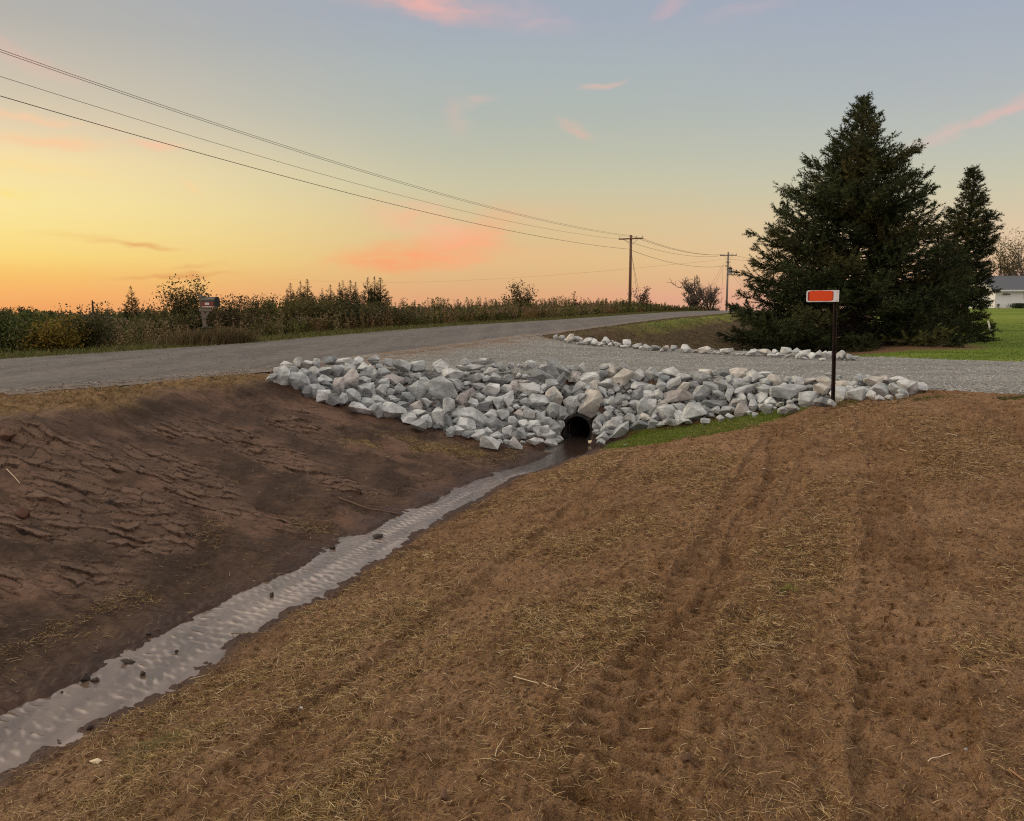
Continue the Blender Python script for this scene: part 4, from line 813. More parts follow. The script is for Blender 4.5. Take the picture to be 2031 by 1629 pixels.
# ---- dried thatch on the lawn
def thatch():
    rg = np.random.default_rng(3); N = 900000
    ang = rg.uniform(R(-40), R(40), N); r = np.exp(rg.uniform(math.log(2.2), math.log(15), N)); x, y = r * np.tan(ang) * .93, r
    u, t = UT(x, y); s = sd_poly(x, y, DRIVE); uc = UC(t)
    n1, n2 = fbm(x * 1.0, y * 1.0, 301, 3), fbm((x * .93 - y * .37) * 3.0, (x * .37 + y * .93) * 1.6, 302, 4)
    dens = .12 + .88 * sst(n1 * .9 + n2 * .9, -.25, .55); dens = dens * (1 - .55 * sst(-n1, .0, .5)) * (1 - .75 * ontrack(x, y))
    right = (u > uc + .42) & (s < -.05) & (sd_poly(x, y, TOE) < 0)
    # sparse debris on the left bank: foot of slope and the clumps under the stones
    Mk = masks(x, y)
    leftd = (u > 7.2) & (u < uc - .3) & (s < 0) & (sd_poly(x, y, TOE) < 0)
    dl = .6 * sst(fbm(x * 1.5, y * 1.5, 303, 3), .25, .5) * sst(u, 9.1, 9.8) * (1 - sst(u, 9.95, 10.3)) + .9 * Mk['dry'] * (u > 7.4) + .02
    p = np.where(right, dens, np.where(leftd, dl, 0)); k = rg.uniform(size=N) < p; x, y, n1, right, u = x[k], y[k], n1[k], right[k], u[k]
    n = len(x); z = hg(x, y); print('thatch', n)
    d = y; L = rg.uniform(.014, .045, n) * (1 + .06 * d); W = rg.uniform(.0009, .0019, n) * (.8 + .22 * d)
    pale = rg.uniform(size=n) < .07
    c = pick([(.28, .17, .062), (.20, .115, .04), (.37, .24, .10), (.13, .072, .024), (.23, .165, .055), (.44, .31, .16), (.07, .038, .014), (.05, .028, .010)], n, rg, .25); c[pale] = pick([(.50, .38, .23), (.42, .30, .17)], pale.sum(), rg)
    c[~right] *= .8
    L[pale] *= 1.1
    up = rg.uniform(-.05, .55, n); dr = rdir(n, rg); side = np.stack([-dr[:, 1], dr[:, 0], rg.normal(0, .6, n)], 1); side /= np.linalg.norm(side, axis=1)[:, None]
    V, f, C = strips(np.stack([x, y, z + .002], 1), dr, up, L, W, c, 3, rg.uniform(.2, .65, n) * np.clip(up + .2, 0, 1), .5, side)
    o = np_mesh('dried_thatch', V, f, STRAW_M, cols=C); tag(o, 'dried brown grass thatch raked over the bare soil', 'dry grass', kind='stuff')
thatch()
# clods and crumbs of soil
N = 160000; rg = np.random.default_rng(5); ang = rg.uniform(R(-38), R(38), N); r = np.exp(rg.uniform(math.log(2.2), math.log(12.5), N)); x, y = r * np.tan(ang) * .95, r; u, t = UT(x, y); uc = UC(t)
s_ = sd_poly(x, y, DRIVE); shore = np.exp(-((np.abs(u - uc) - .36) / .06) ** 2) ; p = (s_ < -.1) * (.10 * (u > uc + .4) + .05 * ((u < uc - .3) & (u > 7)) + .5 * shore * (u > uc)) * (sd_poly(x, y, TOE) < 0); k = rg.uniform(size=N) < p; x, y = x[k], y[k]; n = len(x)
SOILC = simple('soil_clods', (.11, .062, .038), .95, .5, 30, .6); WETC = simple('wet_clods', (.035, .022, .016), .6, .4, 30, .6)
o = scatter_stones('soil_crumbs', np.stack([x, y, hg(x, y)], 1), rg.uniform(.003, .011, n) ** 1.0 * (.6 + y * .18), SOILC, rg, .8); tag(o, 'crumbs of brown soil over the bank and lawn', 'soil', kind='stuff')

# ---- standing grass
def grass(name, label, x, y, hgt, wid, pal, rg, ups=(.75, 1.0), droop=(.1, .45), z=None):
    n = len(x); z = hg(x, y) if z is None else z
    dr = rdir(n, rg)
    V, f, C = strips(np.stack([x, y, z - .005], 1), dr, rg.uniform(*ups, n), hgt * rg.uniform(.55, 1.15, n), wid * rg.uniform(.7, 1.3, n), pick(pal, n, rg, .3), 3, rg.uniform(*droop, n))
    o = np_mesh(name, V, f, BLADE_M, cols=C); tag(o, label, 'grass', kind='stuff'); return o
rg = np.random.default_rng(21)
GREEN = [(.11, .165, .022), (.15, .20, .03), (.08, .12, .02), (.18, .18, .04)]; TAN = [(.28, .185, .075), (.20, .125, .045), (.36, .25, .12), (.13, .10, .035), (.11, .065, .03), (.07, .045, .02)]
# near verge, dry
N = 90000; u = rg.uniform(5.45, 7.5, N); t = -2 + 17 * rg.uniform(size=N); n1 = fbm(u * 1.2, t * 1.2, 401, 3); x, y = XY(u, t); M_ = masks(x, y)['dry']; k = (rg.uniform(size=N) < M_ * sst(n1, -.5, .3) * sst(u, 5.4, 6.0)) & (sd_poly(x, y, TOE) < 0) & (sd_poly(x, y, DRIVE) < 0)
grass('verge_grass', 'dry tan grass along the near road edge', x[k], y[k], .075 + .0 * x[k], .0055, TAN, rg, (.3, .9))
# far verge, green
N = 75000; t = 4 + 90 * rg.uniform(size=N) ** 1.7; u = -rg.uniform(.0, 3.6, N); x, y = XY(u, t); k = rg.uniform(size=N) < .5 + .5 * sst(-u, .2, .8); x, y, u, t = x[k], y[k], u[k], t[k]
hh = .07 + .15 * sst(-u, .5, 1.6) + .15 * sst(-u, 2.4, 3.4)
grass('verge_grass', 'green grass strip between the road and the tall weeds', x, y, hh, .008 + .0003 * y, [(.085, .11, .02), (.11, .13, .028), (.07, .08, .02), (.16, .13, .05), (.12, .085, .04)], rg)
# patch by the stones
PA = np.array(PATCH); N = 60000; x = rg.uniform(PA[:, 0].min() - .2, PA[:, 0].max() + .3, N); y = rg.uniform(PA[:, 1].min() - .3, PA[:, 1].max() + .3, N)
k = (sd_poly(x, y, PATCH) + .12 * fbm(x * 3, y * 3, 402, 3) > rg.uniform(-.06, .05, N)) & (sd_poly(x, y, DRIVE) < -.2); grass('grass_patch', 'bright green grass patch at the foot of the stone bank', x[k], y[k], .055, .005, GREEN, rg)
# tufts along foot of the stones
N = 9000; q = rg.uniform(size=N); tx = np.interp(q, np.linspace(0, 1, 5), [3.9, 4.75, 6.0, 6.6, 7.2]); ty = np.interp(q, np.linspace(0, 1, 5), [11.45, 11.25, 11.0, 10.85, 10.75]); x = tx + rg.normal(0, .12, N); y = ty - .02 + rg.normal(0, .09, N); k = fbm(x * 4, y * 4, 409, 2) > -.1; grass('grass_fringe', 'olive grass fringe at the foot of the stones near the sign', x[k], y[k], .05, .005, [(.10, .11, .025), (.16, .13, .05), (.07, .08, .02)], rg)
N = 9000; x = rg.uniform(-2.6, .6, N); y = rg.uniform(10.1, 11.2, N); M_ = masks(x, y)['dry']; k = (rg.uniform(size=N) < M_) & (sd_poly(x, y, TOE) < .25); grass('bank_grass', 'olive brown matted grass below the left stones', x[k], y[k], .06, .006, [(.10, .085, .03), (.14, .10, .04), (.07, .06, .02), (.17, .13, .06)], rg, (.2, .8))
# lawn beyond the drive and the grassy road bank
N = 120000; x = 3 + 42 * rg.uniform(size=N) ** 1.2; y = 15 + 40 * rg.uniform(size=N) ** 1.8; g_ = masks(x, y)['green']; k = (rg.uniform(size=N) < g_) & (sd_poly(x, y, DRIVE) < -.03); x, y = x[k], y[k]
u_ = UT(x, y)[0]; grass('lawn_grass', 'mown green lawn beyond the driveway', x, y, np.where(u_ < 10, .10, .045), .009 + .0004 * y, [(.075, .11, .012), (.10, .14, .018), (.055, .085, .012)], rg)
# ditch sides beyond the drive: matted brown and olive
N = 60000; u = rg.uniform(5.6, 13.8, N); t = 16 + 40 * rg.uniform(size=N) ** 1.3; x, y = XY(u, t); dm = masks(x, y)['ditch']; k = (rg.uniform(size=N) < dm * .9) & (sd_poly(x, y, DRIVE) < -.05); x, y = x[k], y[k]
grass('ditch_grass', 'matted brown and olive grass on the ditch sides', x, y, .12, .012 + .0003 * y, [(.12, .09, .035), (.08, .085, .022), (.17, .12, .06), (.13, .075, .04), (.10, .12, .025)], rg, (.2, .9), (.2, .7))

# ---- tall weeds of the roadside field
def weeds(name, label, u, t, hgt, rg, pal, nleaf=74, leaf=.055, plume=.35):
    x, y = XY(u, t); n = len(x); z = hg(x, y); base = np.stack([x, y, z], 1)
    V, F_, C, n0 = [], [], [], 0
    def put(v, f, c):
        nonlocal n0
        V.append(v); F_.append(f + n0); C.append(c); n0 += len(v)
    dr = rdir(n, rg); lean = rg.uniform(0, .18, n)
    col = np.array(pal)[np.clip(((fbm(t * .35, u * .35, 88, 2) * .9 + .5 + rg.normal(0, .14, n)) * len(pal)).astype(int), 0, len(pal) - 1)] * rg.uniform(.7, 1.3, (n, 1))
    put(*strips(base, dr, np.sqrt(1 - lean ** 2), hgt, .014, col * .7, 3, .02, .4))
    s = rg.uniform(.12, 1.0, (n, nleaf)); th = rg.uniform(0, 6.28, (n, nleaf)); rad = hgt[:, None] * .16 * (1.1 - s) * rg.uniform(.3, 1.2, (n, nleaf)) + .02
    cpos = base[:, None] + hgt[:, None, None] * s[..., None] * (np.array([0, 0, 1.0]) + dr[:, None] * lean[:, None, None]) + np.stack([np.cos(th) * rad, np.sin(th) * rad, 0 * rad], -1)
    cc = np.repeat(col, nleaf, 0) * rg.uniform(.6, 1.4, (n * nleaf, 1)); sz = leaf * rg.uniform(.6, 1.3, n * nleaf) * np.repeat(1 + y / 60, nleaf)
    top = (s.ravel() > .86) & (np.repeat(rg.uniform(size=n) < plume, nleaf)); cc[top] = pick([(.20, .14, .085), (.15, .09, .05), (.25, .19, .12)], top.sum(), rg)
    put(*leaves(cpos.reshape(-1, 3), sz, cc, rg, .4, .8))
    o = np_mesh(name, np.concatenate(V), np.concatenate(F_), LEAF_M, cols=np.concatenate(C)); tag(o, label, 'weeds', kind='stuff'); return o
OLV = [(.085, .090, .024), (.062, .075, .020), (.13, .11, .030), (.15, .095, .038), (.055, .062, .020), (.11, .12, .028)]
RUST = [(.19, .115, .045), (.15, .10, .04), (.22, .165, .075), (.12, .11, .035)]
rg = np.random.default_rng(33)
N = 5200; t = 6 + 92 * rg.uniform(size=N) ** 1.25; u = -3.3 - 7 * rg.uniform(size=N) ** 1.5 + .5 * vn(t * .5, t * 0, 3); hgt = (np.interp(t, [0, 12, 16, 22, 30, 95], [.40, .50, .65, 1.25, 1.35, 1.15]) + .25 * vn(t * .45, u * .45, 6)) * rg.uniform(.6, 1.12, N) * np.interp(-u, [3.2, 5, 8], [.45, .8, 1.1])
weeds('tall_weeds', 'tall dark olive weeds in a band beyond the road', u, t, hgt, rg, OLV)
N = 1500; t = 6 + 50 * rg.uniform(size=N); u = -2.9 - 1.6 * rg.uniform(size=N); weeds('goldenrod', 'rusty brown goldenrod standing before the dark weeds', u, t, rg.uniform(.4, .95, N), rg, RUST, 26, .05, .8)
N = 2600; t = 30 + 140 * rg.uniform(size=N); u = -8 - 45 * rg.uniform(size=N); weeds('field_scrub', 'low scrub across the field behind the weeds', u, t, rg.uniform(.5, 1.05, N), rg, OLV, 26, .13, .2)
N = 3000; t = 8 + 20 * rg.uniform(size=N); u = -6 - 22 * rg.uniform(size=N); weeds('field_scrub', 'scrubby growth filling the field at the left edge', u, t, rg.uniform(.35, .75, N), rg, OLV + RUST, 30, .09, .3)
# grass clump at the mailbox
N = 5000; mb = at(425, 680, 20.6); x = mb[0] + rg.normal(0, .65, N) ; y = mb[1] + rg.normal(0, .35, N); k = UT(x, y)[0] < -.35; grass('roadside_tall_grass', 'tall brown grass clump around the mailbox post', x[k], y[k], .5, .012, [(.13, .085, .045), (.10, .075, .03), (.16, .11, .06), (.08, .07, .025)], rg, (.85, 1.0), (.05, .25))

# ------------------------------------------------------------------ trees
def spruce_mesh(height, widths, rg, dens=1.0, tuft=.10, nb=6.5, step=.24, z0=.25, lod=0, tint=(1, 1, 1), droop=.0):
    """widths: list of (height fraction, half width). Returns (needle arrays, wood arrays)"""
    hs, ws = zip(*widths); wood = Acc(); SB, SD, SLn, SC_ = [], [], [], []
    z = z0; lobes = rg.uniform(0, 6.28, 4)
    trunk = [(0, 0, -.2)] + [(.04 * math.sin(k), .04 * math.cos(k * 1.3), height * k / 8) for k in range(1, 9)]
    v, f = tube(trunk, np.linspace(height * .022 + .02, .015, 9), 8); wood.add(v, f)
    while z < height * .985:
        fr = z / height; L0 = np.interp(fr, hs, ws); L0 = np.interp(fr + (.24 if lod == 0 else .10) * L0 / height * (1 if fr > .15 else .3), hs, ws); n_b = max(3, int(rg.normal(nb, 1) * (1 if fr < .8 else .8)))
        a0 = rg.uniform(0, 6.28)
        for b in range(n_b):
            a = a0 + b * 6.283 / n_b + rg.normal(0, .25); zz_ = z + rg.uniform(-.12, .12)
            lob = 1 + .08 * math.sin(2 * a + lobes[0] + z * .6) + .07 * math.sin(5 * a + lobes[1] - z * 1.3)
            L = L0 * lob * (rg.uniform(.80, 1.06) if rg.uniform() < .62 else rg.uniform(.42, .8))
            if L < .08: L = .08
            el0 = np.interp(fr, [0, .15, .5, .85, 1.0], [-.14, -.04, .16, .45, 1.1]) - droop; nseg = max(3, int(L / .22))
            s = np.linspace(0, 1, nseg + 1); rr = L * s
            hh_ = L * (math.tan(el0) * s * .8 - .18 * s ** 1.6 * (1 - fr) + .24 * s ** 3)
            side = rg.normal(0, .06) * L * s ** 2
            pts = np.stack([np.cos(a) * rr - np.sin(a) * side, np.sin(a) * rr + np.cos(a) * side, zz_ + hh_], 1)
            if lod == 0:
                v, f = tube(pts, np.linspace(.010 + .009 * L, .004, nseg + 1), 4); wood.add(v, f)
            btint = rg.uniform(.7, 1.35) * (1 + .25 * (fr - .5)); warm = rg.uniform(0, 1)
            # twigs
            m = max(4, int(L / .085 * dens)); st = rg.uniform(.12 if fr > .2 else .3, 1.0, m) ** .8
            P0 = np.stack([np.interp(st, s, pts[:, k]) for k in range(3)], 1)
            dirb = pts[-1] - pts[0]; dirb /= np.linalg.norm(dirb)
            sd = np.where(rg.uniform(size=m) < .5, 1, -1); perp = np.array([-math.sin(a), math.cos(a), 0])
            tl = np.minimum((.24 if lod == 0 else min(.24, .3 * L + .05)) + .40 * L * (1 - st) ** .8, .72) * rg.uniform(.5, 1.15, m)
            D = dirb[None] * rg.uniform(.35, .9, (m, 1)) + perp[None] * (sd * rg.uniform(.2, .95, m))[:, None] + np.array([0, 0, 1.0]) * rg.uniform(-.6, .55, (m, 1)) + rg.normal(0, .15, (m, 3))
            D /= np.linalg.norm(D, axis=1)[:, None]
            k = np.maximum(1, (tl / (tuft * .62)).astype(int))
            rep = np.repeat(np.arange(m), k); pos = (np.concatenate([np.arange(q) for q in k]) + .5) / np.repeat(k, k)
            B_ = P0[rep] + D[rep] * (tl[rep] * pos)[:, None]; B_[:, 2] += .10 * tl[rep] * pos ** 2
            SB.append(B_); SD.append(D[rep]); SLn.append(np.full(len(rep), tuft * (1 if lod == 0 else min(1, max(.4, L / .7)))))
            base = np.array([.040, .051, .018]) * (1 - .45 * warm * (rg.uniform() < .4)) + np.array([.030, .010, .0]) * warm * (rg.uniform() < .35)
            SC_.append(np.tile(base * btint * np.array(tint), (len(rep), 1)) * rg.uniform(.7, 1.3, (len(rep), 1)))
            # leading shoot
            SB.append(pts[-2:][:]); SD.append(np.tile(dirb + np.array([0, 0, .3]), (2, 1))); SLn.append(np.full(2, tuft * (1.3 if lod == 0 else .8))); SC_.append(np.tile(base * 1.4, (2, 1)))
        z += step * rg.uniform(.8, 1.2) * (1.0 if fr < .85 else .8)
    # top shoots
    for k in range(10):
        SB.append(np.array([[0, 0, height - .05 * k]])); SD.append(np.array([[rg.normal(0, .2), rg.normal(0, .2), 1.0]])); SLn.append(np.array([tuft * (1.6 if lod == 0 else .7)])); SC_.append(np.array([[.04, .05, .025]]))
    B, D, Ls, C = np.concatenate(SB), np.concatenate(SD), np.concatenate(SLn), np.concatenate(SC_)
    D /= np.linalg.norm(D, axis=1)[:, None]; n = len(B); J = 6 if lod == 0 else 4
    a = np.cross(D, np.array([.31, .2, .93])); a /= np.linalg.norm(a, axis=1)[:, None]; b = np.cross(D, a)
    Vs, Cs = [], []
    for j in range(J):
        th = j * 6.283 / J + rg.uniform(0, 1.2, n); o = a * np.cos(th)[:, None] + b * np.sin(th)[:, None]
        tip = D * rg.uniform(.5, 1.0, (n, 1)) + o * rg.uniform(.45, .85, (n, 1)); tip /= np.linalg.norm(tip, axis=1)[:, None]
        sdv = np.cross(tip, o); sdv /= np.linalg.norm(sdv, axis=1)[:, None] + 1e-9
        ln = (Ls * rg.uniform(.7, 1.2, n))[:, None]; wd = ln * .13
        Vs.append(np.stack([B - sdv * wd, B + sdv * wd, B + tip * ln], 1)); Cs.append(np.repeat(C[:, None], 3, 1))
    V = np.concatenate(Vs).reshape(-1, 3); C = np.concatenate(Cs).reshape(-1, 3)
    return V, np.arange(len(V)).reshape(-1, 3), C, wood
rg = np.random.default_rng(101)
def spruce(name, loc, label, **kw):
    root = empty(name, loc); V, f, C, wood = spruce_mesh(**kw)
    cr = np_mesh('crown', V, f, NEEDLE_M, root, cols=C); wood.build('trunk', BARK_M, root, True); print(name, len(f)); return root
tb = hit(1716, 684, d0=20); TX, TY = tb[0], 30.0; TX = at(1714, 185, 30.0)[0]
big = spruce('spruce_tree', (TX, TY, h0(TX, TY) - .05), '', height=8.85, widths=[(0, 4.2), (.06, 4.7), (.12, 4.85), (.2, 4.7), (.34, 4.2), (.48, 3.55), (.62, 2.75), (.76, 1.75), (.88, .85), (.96, .35), (1, .05)], rg=rg, dens=1.3, tuft=.11, nb=11, step=.225)
tag(big, 'broad dark green spruce towering behind the orange sign', 'tree')
X2 = at(1930, 345, 39.8)[0]
s2 = spruce('spruce_tree', (X2, 39.8, h0(X2, 39.8) - .05), '', height=7.85, widths=[(0, 1.35), (.1, 1.45), (.3, 1.4), (.5, 1.35), (.7, 1.1), (.85, .7), (.95, .3), (1, .1)], rg=rg, dens=1.5, tuft=.12, nb=9, step=.24, tint=(.95, .9, .95), droop=.18)
tag(s2, 'narrow ragged spruce at the right of the broad spruce', 'tree')
X3 = at(1858, 500, 34.0)[0]
s3 = spruce('spruce_tree', (X3, 34.0, h0(X3, 34) - .05), '', height=4.4, widths=[(0, 1.6), (.2, 1.6), (.5, 1.5), (.8, .8), (1, .1)], rg=rg, dens=1.2, tuft=.11, nb=7, step=.25, tint=(.9, .9, .9))
tag(s3, 'low wide spruce filling the gap between the two tall spruces', 'tree')
# bare lower twigs of the big spruce
acc = Acc()
for k in range(70):
    a = rg.uniform(math.pi * .95, math.pi * 2.05); z = rg.uniform(.25, 2.3); L = rg.uniform(1.2, 3.8); s = np.linspace(0, 1, 7)
    wob = rg.normal(0, .05, (7, 3)); pts = np.stack([np.cos(a) * L * s, np.sin(a) * L * s, z - .12 * L * s + .10 * L * s ** 3], 1) + wob; v, f = tube(pts, np.linspace(.013, .004, 7), 4); acc.add(v, f)
acc.build('dead_branches', TWIG_M, big, True)

# distant conifers
rgd = np.random.default_rng(55); protos = []
for k in range(3):
    V, f, C, wood = spruce_mesh(height=6.0, widths=[(0, 2.8), (1, .02)] if k < 2 else [(0, 2.2), (1, .02)], rg=rgd, dens=1.0, tuft=.15, nb=8, step=.32, lod=1)
    protos.append((V, f, C * .55, wood))
used = {}
def far_conifer(k, px, top, d, base, wsc, label):
    x = (px - CX) / F * d; p0 = at(px, top, d); zt = p0[2]; zb = base; s = (zt - zb) / 6.0
    if k not in used:
        V, f, C, wood = protos[k]; root = empty('conifer', (0, 0, 0)); np_mesh('crown', V, f, NEEDLE_M, root, cols=C); wood.build('trunk', BARK_M, root, True); used[k] = root; r = root
    else:
        src = used[k]; r = src.copy(); COL.objects.link(r)
        for ch in list(src.children):
            c = ch.copy(); COL.objects.link(c); c.parent = r
    r.location = (x, d, zb); r.scale = (s * wsc, s * wsc, s); r.rotation_euler = (0, 0, px * .7); tag(r, label, 'tree', 'conifers on the skyline across the field')
bz = -1.4
far_conifer(0, 268, 568, 55, bz, .95, 'lone dark conifer standing apart left of the mailbox')
for i, (px, top, wsc, lab) in enumerate([(581, 563, 1.1, 'first conifer of the skyline row, right of the mailbox'), (601, 558, .8, 'slim conifer second in the skyline row'), (614, 554, 1.0, 'taller conifer third in the skyline row'), (643, 573, .7, 'shortest pointed conifer in the skyline row'),
        (659, 565, .95, 'fifth conifer of the skyline row, after the shortest'), (677, 561, .8, 'slim conifer left of the middle pair in the skyline row'), (684, 558, .8, 'left tree of the middle pair of skyline conifers'), (699, 556, 1.0, 'right tree of the middle pair of skyline conifers'), (709, 560, .8, 'slim conifer right of the middle pair on the skyline'),
        (733, 552, 1.0, 'leftmost conifer of the tall group of three ending the row'), (746, 549, .8, 'tallest middle conifer of the three ending the row'), (757, 551, 1.35, 'widest rightmost conifer of the three ending the row')]):
    far_conifer((i * 2 + 1) % 3, px, top, 92 + (i * 7) % 11, bz, wsc * 1.0, lab)

def shrub(name, label, px, d, top_py, half, rg, nstem=9, nleaf=2600, leaf=.09, pal=OLV, zb=None, cat='shrub', bare=False, leafr=.18, zjit=.25, stem_r=.02, gap=.0, trunk=False, spread=1.0):
    x = (px - CX) / F * d; zb = h0(x, d) if zb is None else zb; hgt = at(px, top_py, d)[2] - zb
    root = empty(name, (x, d, zb)); tag(root, label, cat); wood = Acc(); ends = []
    def grow(p, dr, L, r, depth):
        n = 5; pts = [np.array(p)]; dd = np.array(dr, float)
        for i in range(n):
            dd = dd + rg.normal(0, .13, 3) + np.array([0, 0, .07]); dd /= np.linalg.norm(dd); pts.append(pts[-1] + dd * L / n)
        v, f = tube(pts, np.linspace(r, r * .6, n + 1), 4 if depth else 6); wood.add(v, f); ends.extend(pts[2:])
        if depth > 0:
            for k in range(rg.integers(3, 6) if bare else rg.integers(2, 5)):
                i = rg.integers(2, n + 1); nd = dd + rg.normal(0, .62 if bare else .55, 3); nd[2] = abs(nd[2]) * .8 + .1; nd /= np.linalg.norm(nd); grow(pts[i], nd, L * rg.uniform(.5, .8), r * (.62 if bare else .5), depth - 1)
    for k in range(nstem):
        a = rg.uniform(0, 6.28); sp = rg.uniform(.05, 1) * half / hgt * spread; grow((math.cos(a) * .1 * half, math.sin(a) * .1 * half, 0), (math.cos(a) * sp, math.sin(a) * sp, 1), hgt * rg.uniform(.42, .62), stem_r * rg.uniform(.7, 1.2), 4 if bare else 2)
    E = np.array(ends); mx = E[:, 2].max(); scz = hgt / mx; rx = np.percentile(np.hypot(E[:, 0], E[:, 1]), 97); scx = half / rx
    W_ = np.concatenate(wood.v) * np.array([scx, scx, scz]); np_mesh('trunk' if trunk else 'stems', W_, np.concatenate(wood.f), TWIG_M if bare else BARK_M, root, True)
    if nleaf:
        E = E * np.array([scx, scx, scz]); c = E[rg.integers(len(E), size=nleaf)] + rg.normal(0, leafr * half * .6, (nleaf, 3)); c = c[c[:, 2] > .05]; c = c[c[:, 2] < hgt * 1.03]
        V, f, C = leaves(c, leaf * rg.uniform(.6, 1.3, len(c)), pick(pal, len(c), rg, .35), rg, .6); np_mesh('foliage' if not trunk else 'crown', V, f, LEAF_M, root, cols=C)
    return root
rg = np.random.default_rng(77)
shrub('shrub', 'tall leafy shrub right behind the mailbox', 378, 25, 549, 1.05, rg, 14, 4200, .075, [(.06, .06, .02), (.045, .05, .015), (.08, .07, .025)])
shrub('shrub', 'reddish shrub just right of the mailbox', 465, 26, 582, 1.0, rg, 13, 4200, .075, [(.07, .055, .022), (.05, .055, .018), (.10, .06, .03)])
shrub('shrub', 'rounded dark green shrub at the left edge', 40, 19, 618, 1.3, rg, 16, 9000, .07, [(.075, .095, .022), (.05, .065, .016)])
shrub('shrub', 'yellow brown shrub right of the dark one at the left edge', 112, 18.8, 626, .85, rg, 14, 7000, .06, [(.24, .15, .025), (.17, .125, .022), (.11, .10, .02)])
shrub('shrub', 'dark shrub between yellow shrub and dead stems', 158, 19.5, 620, .75, rg, 14, 6000, .065, [(.045, .045, .015), (.065, .06, .018)])
shrub('shrub', 'pale twiggy shrub around the dead stem', 200, 22, 600, .95, rg, 14, 3600, .07, [(.09, .085, .04), (.12, .10, .055), (.06, .065, .025)])
shrub('shrub', 'thin leafy sapling between the pale shrub and the lone conifer', 226, 26, 604, .3, rg, 5, 420, .07, [(.07, .07, .03)])
shrub('shrub', 'bushy shrub between the lone conifer and the mailbox', 318, 24, 602, .9, rg, 14, 3600, .07, [(.12, .10, .04), (.08, .08, .025)])
shrub('shrub', 'upright leafy shrub left of the skyline conifers', 525, 29, 584, .9, rg, 12, 3800, .08, OLV)
shrub('shrub', 'olive shrub under the first skyline conifers', 610, 30, 588, 1.4, rg, 16, 9000, .075, [(.085, .08, .024), (.12, .095, .03)])
shrub('shrub', 'dark dense shrub under the middle skyline conifers', 690, 31, 590, 1.5, rg, 16, 9000, .075, [(.04, .042, .015), (.055, .05, .02)])
shrub('shrub', 'grey olive shrub right of the last skyline conifers', 775, 33, 598, 1.4, rg, 16, 9000, .075, [(.075, .065, .03), (.055, .055, .02)])
shrub('shrub', 'airy rounded shrub breaking the skyline left of the first pole', 1035, 58, 557, 1.25, rg, 13, 1700, .14, [(.07, .06, .03), (.09, .07, .035)])
shrub('shrub', 'tiny sapling with a round top on the skyline', 1137, 60, 578, .5, rg, 4, 200, .13, [(.10, .055, .03)])
shrub('shrub', 'thin leafed shrub just right of the first utility pole', 1270, 72, 568, .95, rg, 10, 900, .14, [(.10, .065, .035), (.075, .055, .03)])
shrub('shrub', 'low dark bushes at the foot of the first utility pole', 1238, 72, 601, 1.5, rg, 12, 2200, .14, [(.04, .042, .018)])
shrub('shrub', 'brushy undergrowth beneath the bare tree', 1392, 88, 600, 1.6, rg, 12, 2200, .14, [(.075, .06, .03), (.055, .05, .022)])
shrub('shrub', 'low bush at the foot of the far utility pole', 1452, 100, 604, .8, rg, 8, 700, .16, [(.05, .05, .022)])
shrub('bare_tree', 'bare spreading tree on the road crest between the two poles', 1372, 90, 546, 2.8, rg, 4, 40, .10, [(.10, .08, .05)], cat='tree', bare=True, trunk=True, stem_r=.15, spread=1.3)
shrub('bare_tree', 'smaller bare tree leaning right beside the spreading one', 1402, 91, 560, 1.5, rg, 3, 40, .10, [(.10, .08, .05)], cat='tree', bare=True, trunk=True, stem_r=.12)
shrub('bare_tree', 'leafless tree rising behind the house roof', 2006, 122, 470, 4.4, rg, 5, 250, .16, [(.12, .09, .06)], cat='tree', bare=True, trunk=True, stem_r=.22)
shrub('leafy_tree', 'thin yellow green tree between the narrow spruce and house', 1973, 112, 452, 2.6, rg, 6, 1100, .26, [(.14, .115, .04), (.10, .09, .035)], cat='tree', trunk=True, stem_r=.12)
shrub('shrub', 'yellow leafed tree glimpsed between the two tall spruces', 1868, 60, 486, 1.1, rg, 7, 500, .16, [(.22, .13, .03), (.15, .11, .03)])
shrub('shrub', 'dark evergreen bush against the white house wall', 2022, 102, 602, 1.9, rg, 12, 3200, .16, [(.03, .045, .02)], zb=.38)
shrub('shrub', 'small tree top at the left edge of the skyline', 5, 70, 610, 1.2, rg, 8, 900, .16, [(.04, .045, .02)])
shrub('shrub', 'small round tree on the skyline left of the shrubs', 57, 72, 608, 1.1, rg, 8, 1000, .16, [(.05, .055, .028)])
shrub('shrub', 'distant rounded bush on the skyline before the dead stem', 95, 75, 618, 1.6, rg, 8, 1200, .16, [(.04, .045, .02)])
# dead snag
acc = Acc(); d = 40; b0 = at(186, 640, d); v, f = tube([at(186, 640, d), at(184.5, 615, d), at(183, 596, d)], [.06, .05, .035], 6); acc.add(v - b0, f); o = acc.build('dead_snag', BARK_M, smooth=True); o.location = b0; tag(o, 'bare dead stem sticking up from the shrubs at left', 'tree')
# brush line far away
def brush_line():
    rgx = np.random.default_rng(9); N = 26000; ang = rgx.uniform(R(-45), R(20), N); r = rgx.uniform(230, 420, N); x, y = r * np.sin(ang), r * np.cos(ang); z = -4.5 + rgx.uniform(0, 1, N) ** 1.3 * (2.6 + 1.6 * fbm(ang * 60, ang * 0, 3, 3))
    V, f, C = leaves(np.stack([x, y, z], 1), rgx.uniform(.8, 1.8, N), pick([(.035, .04, .02), (.05, .045, .025)], N, rgx, .3), rgx, .7)
    o = np_mesh('distant_treeline', V, f, LEAF_M, cols=C); tag(o, 'low distant treeline along the horizon', 'treeline', kind='stuff')
brush_line()

